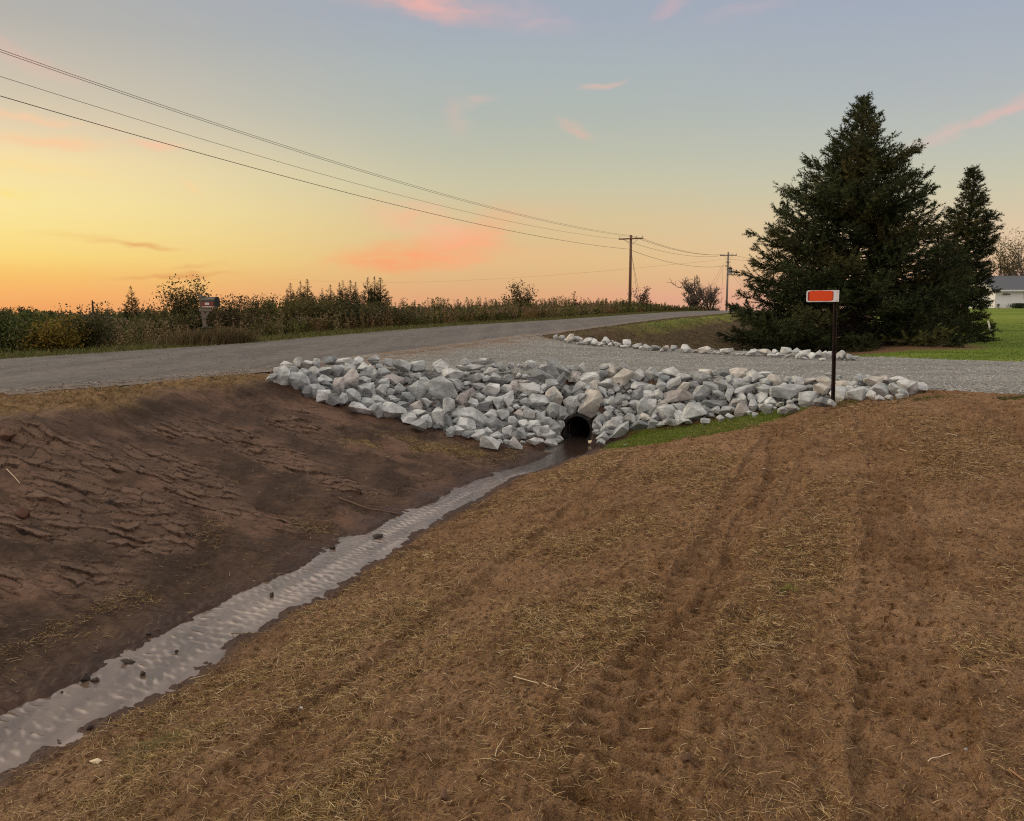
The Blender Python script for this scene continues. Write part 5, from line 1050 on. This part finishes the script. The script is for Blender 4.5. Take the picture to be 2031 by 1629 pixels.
# ------------------------------------------------------------------ power line
WOODP = simple('weathered_pole', (.16, .085, .055), .9, .3, 6, .4); GREYP = simple('grey_wood', (.20, .17, .15), .9, .2, 6); CABLE = simple('cable', (.05, .05, .052), .6, .1, 2); METAL = simple('galvanised', (.3, .3, .31), .5, .1, 3, metal=.5); CERAM = simple('insulator', (.25, .2, .18), .3, .1, 4)
P1 = np.array([(1247 - CX) / F * 82, 82.0, 0]); P2 = np.array([(1437.5 - CX) / F * 122, 122.0, 0]); nrm = np.array([.904, -.4276, 0])
def pole(P_, top_py, arm_py, mat, label, arm_half=1.25, tr=False, px=0):
    d = P_[1]; zt = at(px, top_py, d)[2]; za = at(px, arm_py, d)[2]; zb = h0(P_[0], d)
    root = empty('utility_pole', (P_[0], d, zb)); tag(root, label, 'utility pole')
    bm = bmesh.new(); add_cyl(bm, (0, 0, -.3), (0, 0, zt - zb), .17, .12, 14); bm_obj('shaft', bm, mat, root, True)
    bm = bmesh.new(); rot = Matrix.Rotation(math.atan2(nrm[1], nrm[0]), 3, 'Z'); add_box(bm, Vector((-.02, -.17, za - zb)), (arm_half * 2, .10, .13), rot, .01); bm_obj('crossarm', bm, mat, root)
    for s in (-arm_half * .93, arm_half * .45, arm_half * .93):
        bm = bmesh.new(); c = Vector(nrm) * s + Vector((0, -.17, za - zb + .065)); add_cyl(bm, c, c + Vector((0, 0, .09)), .015, seg=8)
        for q in range(3): add_cyl(bm, c + Vector((0, 0, .09 + q * .045)), c + Vector((0, 0, .125 + q * .045)), .05 - q * .008, .035 - q * .006, 12)
        bm_obj('insulator', bm, CERAM, root, True)
    bm = bmesh.new()
    for s in (-.55, .55):
        a = Vector(nrm) * s * arm_half + Vector((0, -.2, za - zb - .05)); b = Vector((0, -.16, za - zb - .65)); add_cyl(bm, a, b, .018, seg=6)
    bm_obj('arm_brace', bm, METAL, root)
    if tr:
        bm = bmesh.new(); c = Vector((.42, -.1, za - zb - 2.75)); add_cyl(bm, c, c + Vector((0, 0, .85)), .21, seg=18); add_cyl(bm, c + Vector((0, 0, .85)), c + Vector((0, 0, .93)), .21, .08, 18); add_box(bm, c + Vector((-.25, .03, .4)), (.2, .06, .5)); add_cyl(bm, c + Vector((.05, 0, .9)), c + Vector((.05, 0, 1.15)), .03, seg=8)
        bm_obj('transformer', bm, simple('grey_paint', (.32, .33, .34), .5, .08, 4), root)
        bm = bmesh.new(); add_box(bm, Vector((-.05, -.17, za - zb - 1.0)), (.75, .1, .12), rot, .01); bm_obj('short_arm', bm, mat, root)
    return root
pole(P1, 466.5, 474, WOODP, 'taller brown utility pole nearer the camera with crossarm', 1.28, px=1247)
pole(P2, 500, 507, GREYP, 'farther utility pole with transformer beside the spruce', 1.25, tr=True, px=1437)
def wire(name, label, pts_px, P_, Q_, rad=.009, ext=None, cat='power line', group='overhead wires'):
    """pixel points on a vertical plane through P_ and Q_; heights fitted by a parabola"""
    dx = (Q_[0] - P_[0]) / (Q_[1] - P_[1]); ds, zs = [], []
    for px, py in pts_px:
        r = ray(px, py); k = r[0] / r[1]; d = (P_[0] - dx * P_[1]) / (k - dx); ds.append(d); zs.append(r[2] / r[1] * d)
    c = np.polyfit(ds, zs, 2 if len(ds) > 2 else 1); d0, d1 = ds[0], ds[-1]
    if ext: d0 = ext
    D = np.linspace(d0, d1, 50); pts = np.stack([P_[0] + dx * (D - P_[1]), D, np.polyval(c, D)], 1)
    v, f = tube(pts, rad, 6); b = pts[-1].copy(); o = np_mesh(name, v - b, f, CABLE, smooth=True); o.location = b; tag(o, label, cat, group)
wire('power_cable', 'uppermost overhead wire sweeping in from the top left corner', [(0, 103), (256, 184), (512, 270), (768, 351), (1024, 425.5), (1250, 467)], P1, P2, ext=12)
wire('power_cable', 'overhead wire running just under the uppermost one', [(0, 107.5), (256, 188), (512, 274), (768, 354), (1024, 428), (1268, 471)], P1 + nrm * 1.1, P2 + nrm * 1.1, ext=12)
wire('power_cable', 'third overhead wire from the top, ending at the left arm tip', [(0, 154), (384, 270), (768, 378), (1024, 444.5), (1230, 474)], P1 - nrm * 1.1, P2 - nrm * 1.1, ext=12)
wire('power_cable', 'lowest overhead wire tied to the first pole below its arm', [(0, 193), (384, 298), (768, 402), (1024, 461.5), (1246, 494)], P1, P2, .014, ext=12)
wire('power_cable', 'upper wire from the right arm tip to the far pole', [(1270, 472), (1326, 490.5), (1373, 501.5), (1449, 505)], P1 + nrm * 1.2, P2 + nrm * 1.1, .016)
wire('power_cable', 'second wire of the upper pair between the two poles', [(1248, 467), (1300, 484), (1373, 503), (1437, 505)], P1, P2, .016)
wire('power_cable', 'middle wire between the two poles', [(1231, 474), (1310, 497.5), (1357, 506.5), (1424, 508.5)], P1 - nrm * 1.1, P2 - nrm * 1.1, .016)
wire('power_cable', 'lowest sagging wire between the two poles', [(1248, 495), (1310, 516), (1357, 526), (1397, 529.5), (1437, 528)], P1, P2, .018)
P3_ = np.array([P2[0] + 30, P2[1] + 38, 0])
for k, (a, lab) in enumerate([([(1449, 505), (1480, 512), (1540, 520)], 'upper wire leaving the far pole toward the spruce'), ([(1437, 514), (1475, 516.5), (1540, 522)], 'second wire leaving the far pole toward the spruce'), ([(1437, 534), (1475, 541), (1540, 546)], 'lower wire leaving the far pole toward the spruce')]): wire('power_cable', lab, a, P2 + nrm * (1.1 if k == 0 else 0), P3_ + nrm * (1.1 if k == 0 else 0), .016)
def span(name, label, p, q, rad, sag=0.0, group='overhead wires', cat='power line'):
    p, q = np.array(p, float), np.array(q, float); s = np.linspace(0, 1, 30)[:, None]; pts = p + (q - p) * s; pts[:, 2] -= 4 * sag * (s * (1 - s))[:, 0]
    v, f = tube(pts, rad, 6); o = np_mesh(name, v - p, f, CABLE, smooth=True); o.location = p; tag(o, label, cat, group)
span('power_cable', 'faint thin wire running left from the far pole into the sky', at(1432, 515, 122), at(560, 553, 260), .010, 2.2)
for (a, b, lab) in [((1251, 496), (1271, 600), 'right guy wire of the nearer utility pole'), ((1251, 490), (1266, 600), 'left guy wire of the nearer utility pole')]:
    span('guy_wire', lab, at(*a, 82), at(*b, 80), .013, 0, 'guy wires of the poles', 'guy wire')
for (a, b, lab) in [((1436, 522), (1396, 590), 'left guy wire of the far utility pole'), ((1436, 526), (1402, 600), 'inner left guy wire of the far utility pole'), ((1439, 514), (1500, 600), 'upper right guy wire of the far utility pole'), ((1439, 530), (1490, 590), 'lower right guy wire of the far utility pole'), ((1434, 530), (1430, 610), 'steep guy wire close to the far utility pole')]:
    span('guy_wire', lab, at(*a, 122), at(*b, 120), .012, 0, 'guy wires of the poles', 'guy wire')

# ------------------------------------------------------------------ address sign
def sign():
    b = hit(1651, 806, d0=8, d1=14); D = b[1]; top = at(1656.5, 577, D); root = empty('address_sign', tuple(b)); tag(root, 'orange red address plate on a brown metal post by the driveway', 'sign')
    rustm, n = new_mat('brown_steel'); n.put(n.b.inputs['Base Color'], n.mix(n.ss(n.noise(n.pos, 14, 5), .4, .65), (.020, .014, .010), (.05, .028, .016))); n.b.inputs['Roughness'].default_value = .55; n.b.inputs['Metallic'].default_value = .3
    h = top - b
    bm = bmesh.new(); ax = Vector(h).normalized(); L = Vector(h).length; q = ax.to_track_quat('Z', 'Y').to_matrix(); q = Matrix.Identity(3); q = Vector((0, 0, 1)).rotation_difference(ax).to_matrix()
    def pb(c, s): add_box(bm, q @ Vector(c), s, q, .0015)
    pb((0, .012, L / 2 - .1), (.030, .005, L + .2))                      # web
    for sx in (-1, 1): pb((sx * .0165, .0, L / 2 - .1), (.004, .026, L + .197)); pb((sx * .0235, -.0145, L / 2 - .1), (.0125, .004, L + .194))
    bm_obj('post', bm, rustm, root)
    bm = bmesh.new()
    for k in range(5): add_cyl(bm, q @ Vector((0, .0088, L - .25 - k * .05)), q @ Vector((0, .0092, L - .25 - k * .05)), .005, seg=10)
    bm_obj('punched_hole', bm, simple('dark_hole', (.004, .004, .004), .9), root)
    # plate
    pl = empty('plate', (0, 0, 0)); bpy.data.objects.remove(pl)
    white = simple('white_reflective', (.78, .77, .74), .4, .04, 20); red = simple('dark_red_sheet', (.30, .02, .012), .45, .1, 20); orr = simple('orange_red_paint', (.80, .075, .006), .5, .05, 20)
    x0, x1 = at(1598, 588, D)[0] - b[0], at(1662.5, 588, D)[0] - b[0]; z0, z1 = at(1630, 599.5, D)[2] - b[2], at(1630, 576.5, D)[2] - b[2]; yy = -.030 + h[1]
    def rrect(name, xa, xb, za, zb, rad, y, th, mat, parent, rr=None, skew=0):
        bm = bmesh.new(); pts = []
        rr = rr or (rad, rad, rad, rad)   # bl br tr tl
        for (cx, cz, a0), r_ in zip(((xa, za, 180), (xb, za, 270), (xb, zb, 0), (xa, zb, 90)), rr):
            ccx = cx + (r_ if cx == xa else -r_); ccz = cz + (r_ if cz == za else -r_)
            for k in range(7): a = R(a0 + 15 * k); pts.append((ccx + r_ * math.cos(a), ccz + r_ * math.sin(a)))
        vs = [bm.verts.new((p[0], y, p[1] + skew * (p[0] - xa))) for p in pts]; f = bm.faces.new(vs)
        e = bmesh.ops.extrude_face_region(bm, geom=[f]); bmesh.ops.translate(bm, verts=[v for v in e['geom'] if isinstance(v, bmesh.types.BMVert)], vec=(0, th, 0)); bmesh.ops.recalc_face_normals(bm, faces=bm.faces)
        return bm_obj(name, bm, mat, parent)
    W, Hh = x1 - x0, z1 - z0
    pl = rrect('plate', x0, x1, z0, z1, .02, yy, .004, white, root, (.028, .004, .004, .028), .012)
    rrect('red_panel', x0 + .018, x1 - W * .175, z0 + .017, z1 - .013, .022, yy - .0025, .0022, red, pl, skew=.012)
    # rough edged brighter orange field
    bm = bmesh.new(); r_ = random.Random(4); N = 64; vs = []
    xa, xb, za, zb = x0 + .038, x1 - W * .20, z0 + .010, z1 - .004
    for k in range(N):
        a = 2 * math.pi * k / N; c, s = math.cos(a), math.sin(a); ex = .28; px_ = math.copysign(abs(c) ** ex, c); pz_ = math.copysign(abs(s) ** ex, s)
        vs.append(bm.verts.new(((xa + xb) / 2 + (xb - xa) / 2 * px_ * (1 + r_.uniform(-.02, .02)), yy - .0040, (za + zb) / 2 + (zb - za) / 2 * pz_ * (1 + r_.uniform(-.06, .03)) + .012 * ((xa + xb) / 2 - xa))))
    f = bm.faces.new(vs); e = bmesh.ops.extrude_face_region(bm, geom=[f]); bmesh.ops.translate(bm, verts=[v for v in e['geom'] if isinstance(v, bmesh.types.BMVert)], vec=(0, .0014, 0)); bmesh.ops.recalc_face_normals(bm, faces=bm.faces)
    bm_obj('orange_panel', bm, orr, pl)
    for zz_ in (z0 + .026, z1 - .022):
        bm = bmesh.new(); c = Vector((x1 - .026, yy - .004, zz_)); add_cyl(bm, c, c + Vector((0, .006, 0)), .0062, seg=6); bm_obj('bolt', bm, simple('bolt_steel', (.06, .055, .05), .5, .1, 3), pl)
sign()

# ------------------------------------------------------------------ mailbox
def mailbox():
    D = 21.0; b = at(413, 684, D); zb = h0(b[0], D) - .02; base = Vector((b[0], D, zb)); root = empty('mailbox', base); tag(root, 'dark mailbox with red stripe on a leaning grey wooden post', 'mailbox')
    wood = simple('weathered_board', (.185, .150, .122), .9, .35, 14, .3)
    def w3(px, py, dy=0.0): p = Vector(at(px, py, D + dy)); return p - base
    def board(a, c, w_, t_): 
        d = c - a; z = d.normalized(); y = Vector((0, 1, 0)); x = y.cross(z).normalized(); y = z.cross(x); m = Matrix((x, y, z)).transposed(); bm = bmesh.new(); add_box(bm, (a + c) / 2, (w_, t_, d.length), m, .004); return bm
    bm_obj('post', board(w3(412, 690), w3(397.5, 583), .078, .078), wood, root)
    n = Vector((.904, -.4276, 0))
    c_arm = w3(409, 614.5); bm = bmesh.new(); rz = Matrix.Rotation(math.atan2(n.y, n.x), 3, 'Z'); add_box(bm, c_arm + Vector((.01, -.07, 0)), (.44, .04, .085), rz, .004); bm_obj('arm', bm, wood, root)
    bm_obj('brace', board(w3(406.5, 632) + Vector((0, -.07, 0)), w3(418, 617.5) + Vector((0, -.12, 0)), .075, .04), wood, root)
    # box: arched body along n
    cen = w3(418.5, 598.5) + Vector((0, -.08, 0)); wd, ht, L = .18, .24, .47
    black = simple('dark_green_metal', (.011, .013, .010), .5, .2, 6, spec=.5); red = simple('red_metal', (.15, .008, .010), .5, .15, 6, spec=.5); white = simple('white_card', (.7, .7, .7), .6, .05, 30)
    def arch(L0, L1, w_, h_, z0_, mat, name, par, lo=0.0, hi=1.0):
        prof = []
        hh = h_ - w_ / 2
        prof.append((-w_ / 2, 0)); prof.append((w_ / 2, 0))
        for k in range(13): a = math.pi * k / 12; prof.append((w_ / 2 * math.cos(a), hh + w_ / 2 * math.sin(a)))
        bm = bmesh.new(); s = Vector((-n.y, n.x, 0)); up = (Vector((0, 0, 1)) + n * .02).normalized()
        rings = [[bm.verts.new(cen + n * l + s * p[0] + up * (p[1] - h_ / 2 + z0_)) for p in prof] for l in (L0, L1)]
        m = len(prof)
        for k in range(m): bm.faces.new((rings[0][k], rings[0][(k + 1) % m], rings[1][(k + 1) % m], rings[1][k]))
        bm.faces.new(rings[0][::-1]); bm.faces.new(rings[1]); bmesh.ops.recalc_face_normals(bm, faces=bm.faces); return bm_obj(name, bm, mat, par)
    arch(-L / 2, L / 2, wd, ht, 0, black, 'body', root)
    arch(L / 2 + .001, L / 2 + .018, wd + .014, ht + .014, 0, black, 'door', root)
    side = Vector((n.y, -n.x, 0))       # toward the camera
    side = -Vector((-n.y, n.x, 0))
    bm = bmesh.new(); add_box(bm, cen + side * (wd / 2 + .004) + Vector((0, 0, -.062)), (L * .93, .006, .10), rz, 0); bd = bm_obj('red_stripe', bm, red, root)
    bm = bmesh.new(); add_box(bm, cen + side * (wd / 2 + .010) + Vector((0, 0, -.058)) + n * .0, (.145, .004, .055), rz, 0); bm_obj('number_card', bm, white, root)
    bm = bmesh.new()
    for k in range(5): add_box(bm, cen + side * (wd / 2 + .0135) + Vector((0, 0, -.058)) + n * (-.048 + .024 * k), (.012, .002, .026 if k % 2 else .02), rz, 0)
    bm_obj('number_marks', bm, simple('grey_ink', (.38, .38, .38), .7), root)
    bm = bmesh.new(); add_box(bm, cen + Vector((0, 0, -ht / 2 - .018)) + side * .02, (.36, .17, .022), rz, .003); bm_obj('shelf', bm, simple('white_board', (.62, .58, .52), .8, .1, 10), root)
    # black band hanging on the post
    a = w3(410, 651); acc_ = Acc(); th = np.linspace(0, 2 * math.pi, 25); ring = np.stack([a.x + .10 * np.cos(th), a.y + .10 * np.sin(th), a.z + .012 * np.sin(3 * th)], 1); v, f = tube(ring, .035, 8); acc_.add(v, f)
    t_ = np.linspace(0, 1, 8); tail = np.stack([a.x - .07 + .10 * t_, a.y - .10 - .03 * t_, a.z - .34 * t_], 1); v, f = tube(tail, np.linspace(.035, .018, 8), 6); acc_.add(v, f)
    acc_.build('rubber_band', simple('black_rubber', (.012, .012, .012), .6), root, True)
mailbox()

# ------------------------------------------------------------------ house
def house():
    D = 105.0; p = at(1972, 612.5, D); zb = p[2] - .1; base = Vector((p[0], D, zb)); root = empty('house', base); tag(root, 'single storey white house with grey roof beyond the lawn', 'house')
    sid, n = new_mat('white_siding'); ln = n.add('ShaderNodeSeparateXYZ'); n.l.new(n.pos, ln.inputs[0]); fr = n.math('FRACT', n.math('MULTIPLY', ln.outputs[2], 8.0)); n.put(n.b.inputs['Base Color'], n.mix(n.noise(n.pos, .8, 4), (.78, .78, .80), (.86, .86, .87))); n.put(n.b.inputs['Normal'], n.bump(fr, .3, .01)); n.b.inputs['Roughness'].default_value = .6
    roofm = simple('grey_shingles', (.10, .105, .12), .9, .25, 9, .5); trim = simple('white_trim', (.75, .75, .74), .6, .05, 4); glass = simple('dark_glass', (.03, .035, .04), .1, .1, 2, spec=.8); found = simple('concrete', (.3, .27, .24), .9, .15, 4)
    rz = Matrix.Rotation(R(-3), 3, 'Z'); He = at(1990, 574, D)[2] - zb; L, Wd = 17.0, 8.4; rid = at(1990, 549, D + 4)[2] - zb
    def T(x, y, z): return rz @ Vector((x, y, z))
    bm = bmesh.new(); add_box(bm, T(L / 2, Wd / 2, He / 2 + .1), (L, Wd, He - .2), rz); 
    # gable triangle on the left end
    for xx in (0.0, L):
        vs = [bm.verts.new(T(xx, 0, He)), bm.verts.new(T(xx, Wd, He)), bm.verts.new(T(xx, Wd / 2, rid - .12))]; bm.faces.new(vs)
    bm_obj('wall', bm, sid, root)
    bm = bmesh.new(); add_box(bm, T(L / 2, Wd / 2, -.1), (L + .06, Wd + .06, .4), rz); bm_obj('foundation', bm, found, root)
    bm = bmesh.new()
    o = .45; th = .12
    for sgn in (0, 1):
        y0, y1 = (-o, Wd / 2) if sgn == 0 else (Wd + o, Wd / 2); sl = (rid - He) / (Wd / 2); z0 = He - o * sl
        q = [T(-o, y0, z0), T(L + o, y0, z0), T(L + o, y1, rid), T(-o, y1, rid)]; up = Vector((0, 0, th))
        lo = [bm.verts.new(v) for v in q]; hi = [bm.verts.new(v + up) for v in q]
        bm.faces.new(lo); bm.faces.new(hi)
        for k in range(4): bm.faces.new((lo[k], lo[(k + 1) % 4], hi[(k + 1) % 4], hi[k]))
    bmesh.ops.recalc_face_normals(bm, faces=bm.faces); rf = bm_obj('roof', bm, roofm, root)
    bm = bmesh.new(); add_box(bm, T(L / 2, -o - .06, He - o * (rid - He) / (Wd / 2) + .0), (L + 2 * o, .1, .2), rz); bm_obj('fascia', bm, trim, root)
    bm = bmesh.new(); add_box(bm, T(.06, -.03, He / 2 + .1), (.14, .08, He - .25), rz); bm_obj('corner_board', bm, trim, root)
    for xw in (4.2, 8.5, 13.0):
        bm = bmesh.new(); add_box(bm, T(xw, -.02, He - .75), (1.3, .1, 1.0), rz, .01); wn = bm_obj('window', bm, trim, root)
        bm = bmesh.new(); add_box(bm, T(xw, -.075, He - .75), (1.12, .02, .84), rz); bm_obj('pane', bm, glass, wn)
    bm = bmesh.new(); add_box(bm, T(1.25, -.12, He - .62), (.5, .2, .14), rz, .01); add_cyl(bm, T(1.05, -.2, He - .6), T(.85, -.42, He - .7), .05, .09, 10); add_cyl(bm, T(1.45, -.2, He - .6), T(1.65, -.42, He - .7), .05, .09, 10); bm_obj('floodlight', bm, simple('bronze_fixture', (.05, .045, .04), .5), root)
    bm = bmesh.new(); add_box(bm, T(.45, -.1, .55), (.22, .14, .34), rz, .01); add_cyl(bm, T(.45, -.1, .0), T(.45, -.1, .4), .03, seg=8); bm_obj('meter_box', bm, simple('meter_paint', (.12, .09, .085), .6), root)
house()

# white marker stake on the lawn
b = hit(1966, 663.5, d0=22, d1=80); D = b[1]; t_ = at(1960, 637, D); bm = bmesh.new(); hv = Vector(t_ - b); add_box(bm, hv / 2, (.075, .03, hv.length), Vector((0, 0, 1)).rotation_difference(hv.normalized()).to_matrix(), .006)
o = bm_obj('marker_stake', bm, simple('white_stake', (.75, .73, .66), .6, .05, 5)); o.location = b; tag(o, 'white marker stake leaning on the lawn right of the spruces', 'stake')

# ------------------------------------------------------------------ lumps, sticks
def lump(name, px, py, wpx, hpx, mat, label, cat, group=None, sink=.25):
    p = hit(px, py + hpx * .3, d0=2.0, d1=30, fn=hg); sc = p[1] / F; W, Hh = wpx * sc, hpx * sc
    bm = rock_bm(W, (W + Hh) / 2, Hh, rng, R(rng.uniform(-15, 15))); o = bm_obj(name, bm, mat, smooth=True); o.location = (p[0], p[1], max(p[2], float(ZW(np.array([UT(p[0], p[1])[1]]))[0]) if abs(UT(p[0], p[1])[0] - float(UC(np.array([UT(p[0], p[1])[1]]))[0])) < .4 else -9) + Hh * (.5 - sink)); tag(o, label, cat, group)
gc = 'mud clods in the stream'
for a in [(171, 1353, 17, 22, 'tallest mud clod standing in the near part of the stream'), (190, 1367, 18, 10, 'flat mud clod right beside the tallest one'), (285, 1367, 12, 12, 'round mud clod alone in the right half of the stream'), (179, 1443, 18, 12, 'oval mud clod at the lower right shore of the stream'), (123, 1381, 7, 6, 'small clod by the left shore of the stream'),
          (352, 1318, 9, 7, 'small clod in the stream above the round one'), (540, 1204, 8, 12, 'small upright clod at the right shore below the stick'), (295, 1257, 10, 8, 'small clod in the left half near the mud shore'), (750, 1084, 24, 10, 'wide mud clod at the right shore of the upper stream'), (660, 1090, 14, 8, 'dark clod in the middle of the upper stream'), (255, 1330, 34, 8, 'flat dark mud bar breaking the ripples')]:
    lump('mud_clod', a[0], a[1], a[2], a[3], WETC, a[4], 'clod', gc)
lump('mud_clod', 44, 1016, 30, 20, simple('red_brown_clod', (.085, .038, .026), .9, .4, 20, .5), 'red brown clod alone on the left mud bank', 'clod')
lump('mud_clod', 10, 862, 40, 24, SOILC, 'dark clod at the far left edge of the bank', 'clod')
lump('soil_lump', 882, 1575, 16, 34, simple('brown_lump', (.15, .09, .055), .9, .3, 20, .5), 'upright brown lump low in the middle of the lawn', 'clod')
lump('soil_lump', 1360, 1500, 26, 16, SOILC, 'brown soil lump on the lawn right of centre', 'clod')
lump('wood_chip', 190, 1509, 30, 9, simple('pale_wood', (.62, .50, .32), .7, .2, 25), 'pale split wood chip on soil near the lower left corner', 'wood chip', sink=.1)
lump('wood_chip', 1170, 884, 8, 7, simple('pale_wood', (.62, .50, .32), .7, .2, 25), 'tiny pale chip on the soil below the pipe', 'wood chip', sink=.1)
lump('pebble', 1240, 883, 7, 6, TONES['pale'], 'tiny pale pebble in the grass patch', 'pebble'); lump('pebble', 596, 1403, 10, 7, TONES['buff'], 'small yellowish pebble among the thatch', 'pebble')
lump('pebble', 1915, 1486, 9, 7, TONES['pinkish'], 'small pinkish pebble near the lower right', 'pebble')
STRM = simple('bleached_straw', (.58, .47, .30), .7, .2, 20); BRN = simple('brown_stick', (.16, .10, .06), .9, .3, 20)
def stick(name, pts, rad, mat, label, cat='stick', lift=.008):
    P_ = []
    for k, (px, py) in enumerate(pts): q = hit(px, py, d0=1.8, d1=30, fn=hg); q[2] += lift; P_.append(q)
    P_ = np.array(P_); s = np.linspace(0, len(P_) - 1, 4 * len(P_)); Q = np.stack([np.interp(s, np.arange(len(P_)), P_[:, k]) for k in range(3)], 1); Q[:, 2] = np.maximum(Q[:, 2], hg(Q[:, 0], Q[:, 1]) + rad * .6)
    v, f = tube(Q, np.linspace(rad, rad * .6, len(Q)) * .72, 6); b = Q[0].copy(); o = np_mesh(name, v - b, f, mat, smooth=True); o.location = b; tag(o, label, cat)
stick('straw_stalk', [(1018, 1345), (1065, 1358), (1108, 1371)], .0035, STRM, 'white broken stalk with two pale pieces left of centre')
stick('straw_stalk', [(982, 1505), (985, 1490), (999, 1468)], .0025, STRM, 'forked pale straw below the white stalk')
stick('straw_stalk', [(983, 1514), (970, 1508), (944, 1510)], .002, STRM, 'thin pale straw meeting the foot of the forked straw')
stick('straw_stalk', [(1147, 1426), (1155, 1435), (1163, 1444)], .003, STRM, 'short pale straw tilted in the middle of the lawn')
stick('straw_stalk', [(1268, 1450), (1295, 1448)], .003, STRM, 'short pinkish straw lying level right of centre')
stick('straw_stalk', [(1150, 1320), (1140, 1330), (1126, 1346)], .0025, STRM, 'curved straw above the white broken stalk')
stick('straw_stalk', [(376, 1350), (411, 1341)], .003, STRM, 'straight pale straw on soil right of the stream')
stick('straw_stalk', [(428, 1380), (455, 1362), (476, 1351)], .003, STRM, 'yellow straw bundle under the straight pale straw')
stick('straw_stalk', [(1878, 861), (1898, 867)], .006, STRM, 'white curled straw near the right end of the lawn top')
stick('straw_stalk', [(1372, 887), (1388, 893)], .005, STRM, 'pale stick on soil below the green patch')
stick('straw_stalk', [(1510, 932), (1526, 935)], .006, STRM, 'short white stick below the sign')
stick('straw_stalk', [(1785, 893), (1798, 896)], .006, STRM, 'small white chip like straw at the lawn right')
stick('straw_stalk', [(13, 933), (28, 948), (40, 962)], .006, STRM, 'white twig on the left mud bank', lift=.012)
stick('wood_stick', [(415, 1273), (440, 1264), (470, 1262), (540, 1262)], .007, BRN, 'dark stick jutting from the lawn into the stream', lift=.02)
stick('wood_stick', [(672, 990), (730, 1012), (788, 1022)], .012, BRN, 'dark stick at the left shore of the upper stream', lift=.015)
stick('straw_stalk', [(2000, 1530), (2020, 1545), (2031, 1552)], .006, simple('orange_stalk', (.34, .18, .08), .7), 'orange brown curved stalk at the right edge')
stick('straw_stalk', [(1840, 1515), (1870, 1503), (1885, 1498)], .003, STRM, 'long thin straw near the lower right')
stick('straw_stalk', [(1545, 1180), (1560, 1176)], .004, STRM, 'single straw beside the green sprout')
# green sprouts
N = 60; p = hit(1562, 1172, fn=hg); x = p[0] + rg.normal(0, .03, N); y = p[1] + rg.normal(0, .02, N); grass('grass_sprout', 'small green grass sprout in the middle of the lawn', x, y, .06, .004, GREEN, rg)
N = 900; p = hit(320, 1472, fn=hg); x = p[0] + rg.normal(0, .09, N); y = p[1] + rg.normal(0, .08, N); grass('grass_tuft', 'olive grass tuft beside the lower stream', x, y, .06, .003, [(.13, .12, .035), (.10, .10, .03), (.17, .13, .06)], rg, (.2, .9), (.2, .6))
print('objects', len(bpy.data.objects))
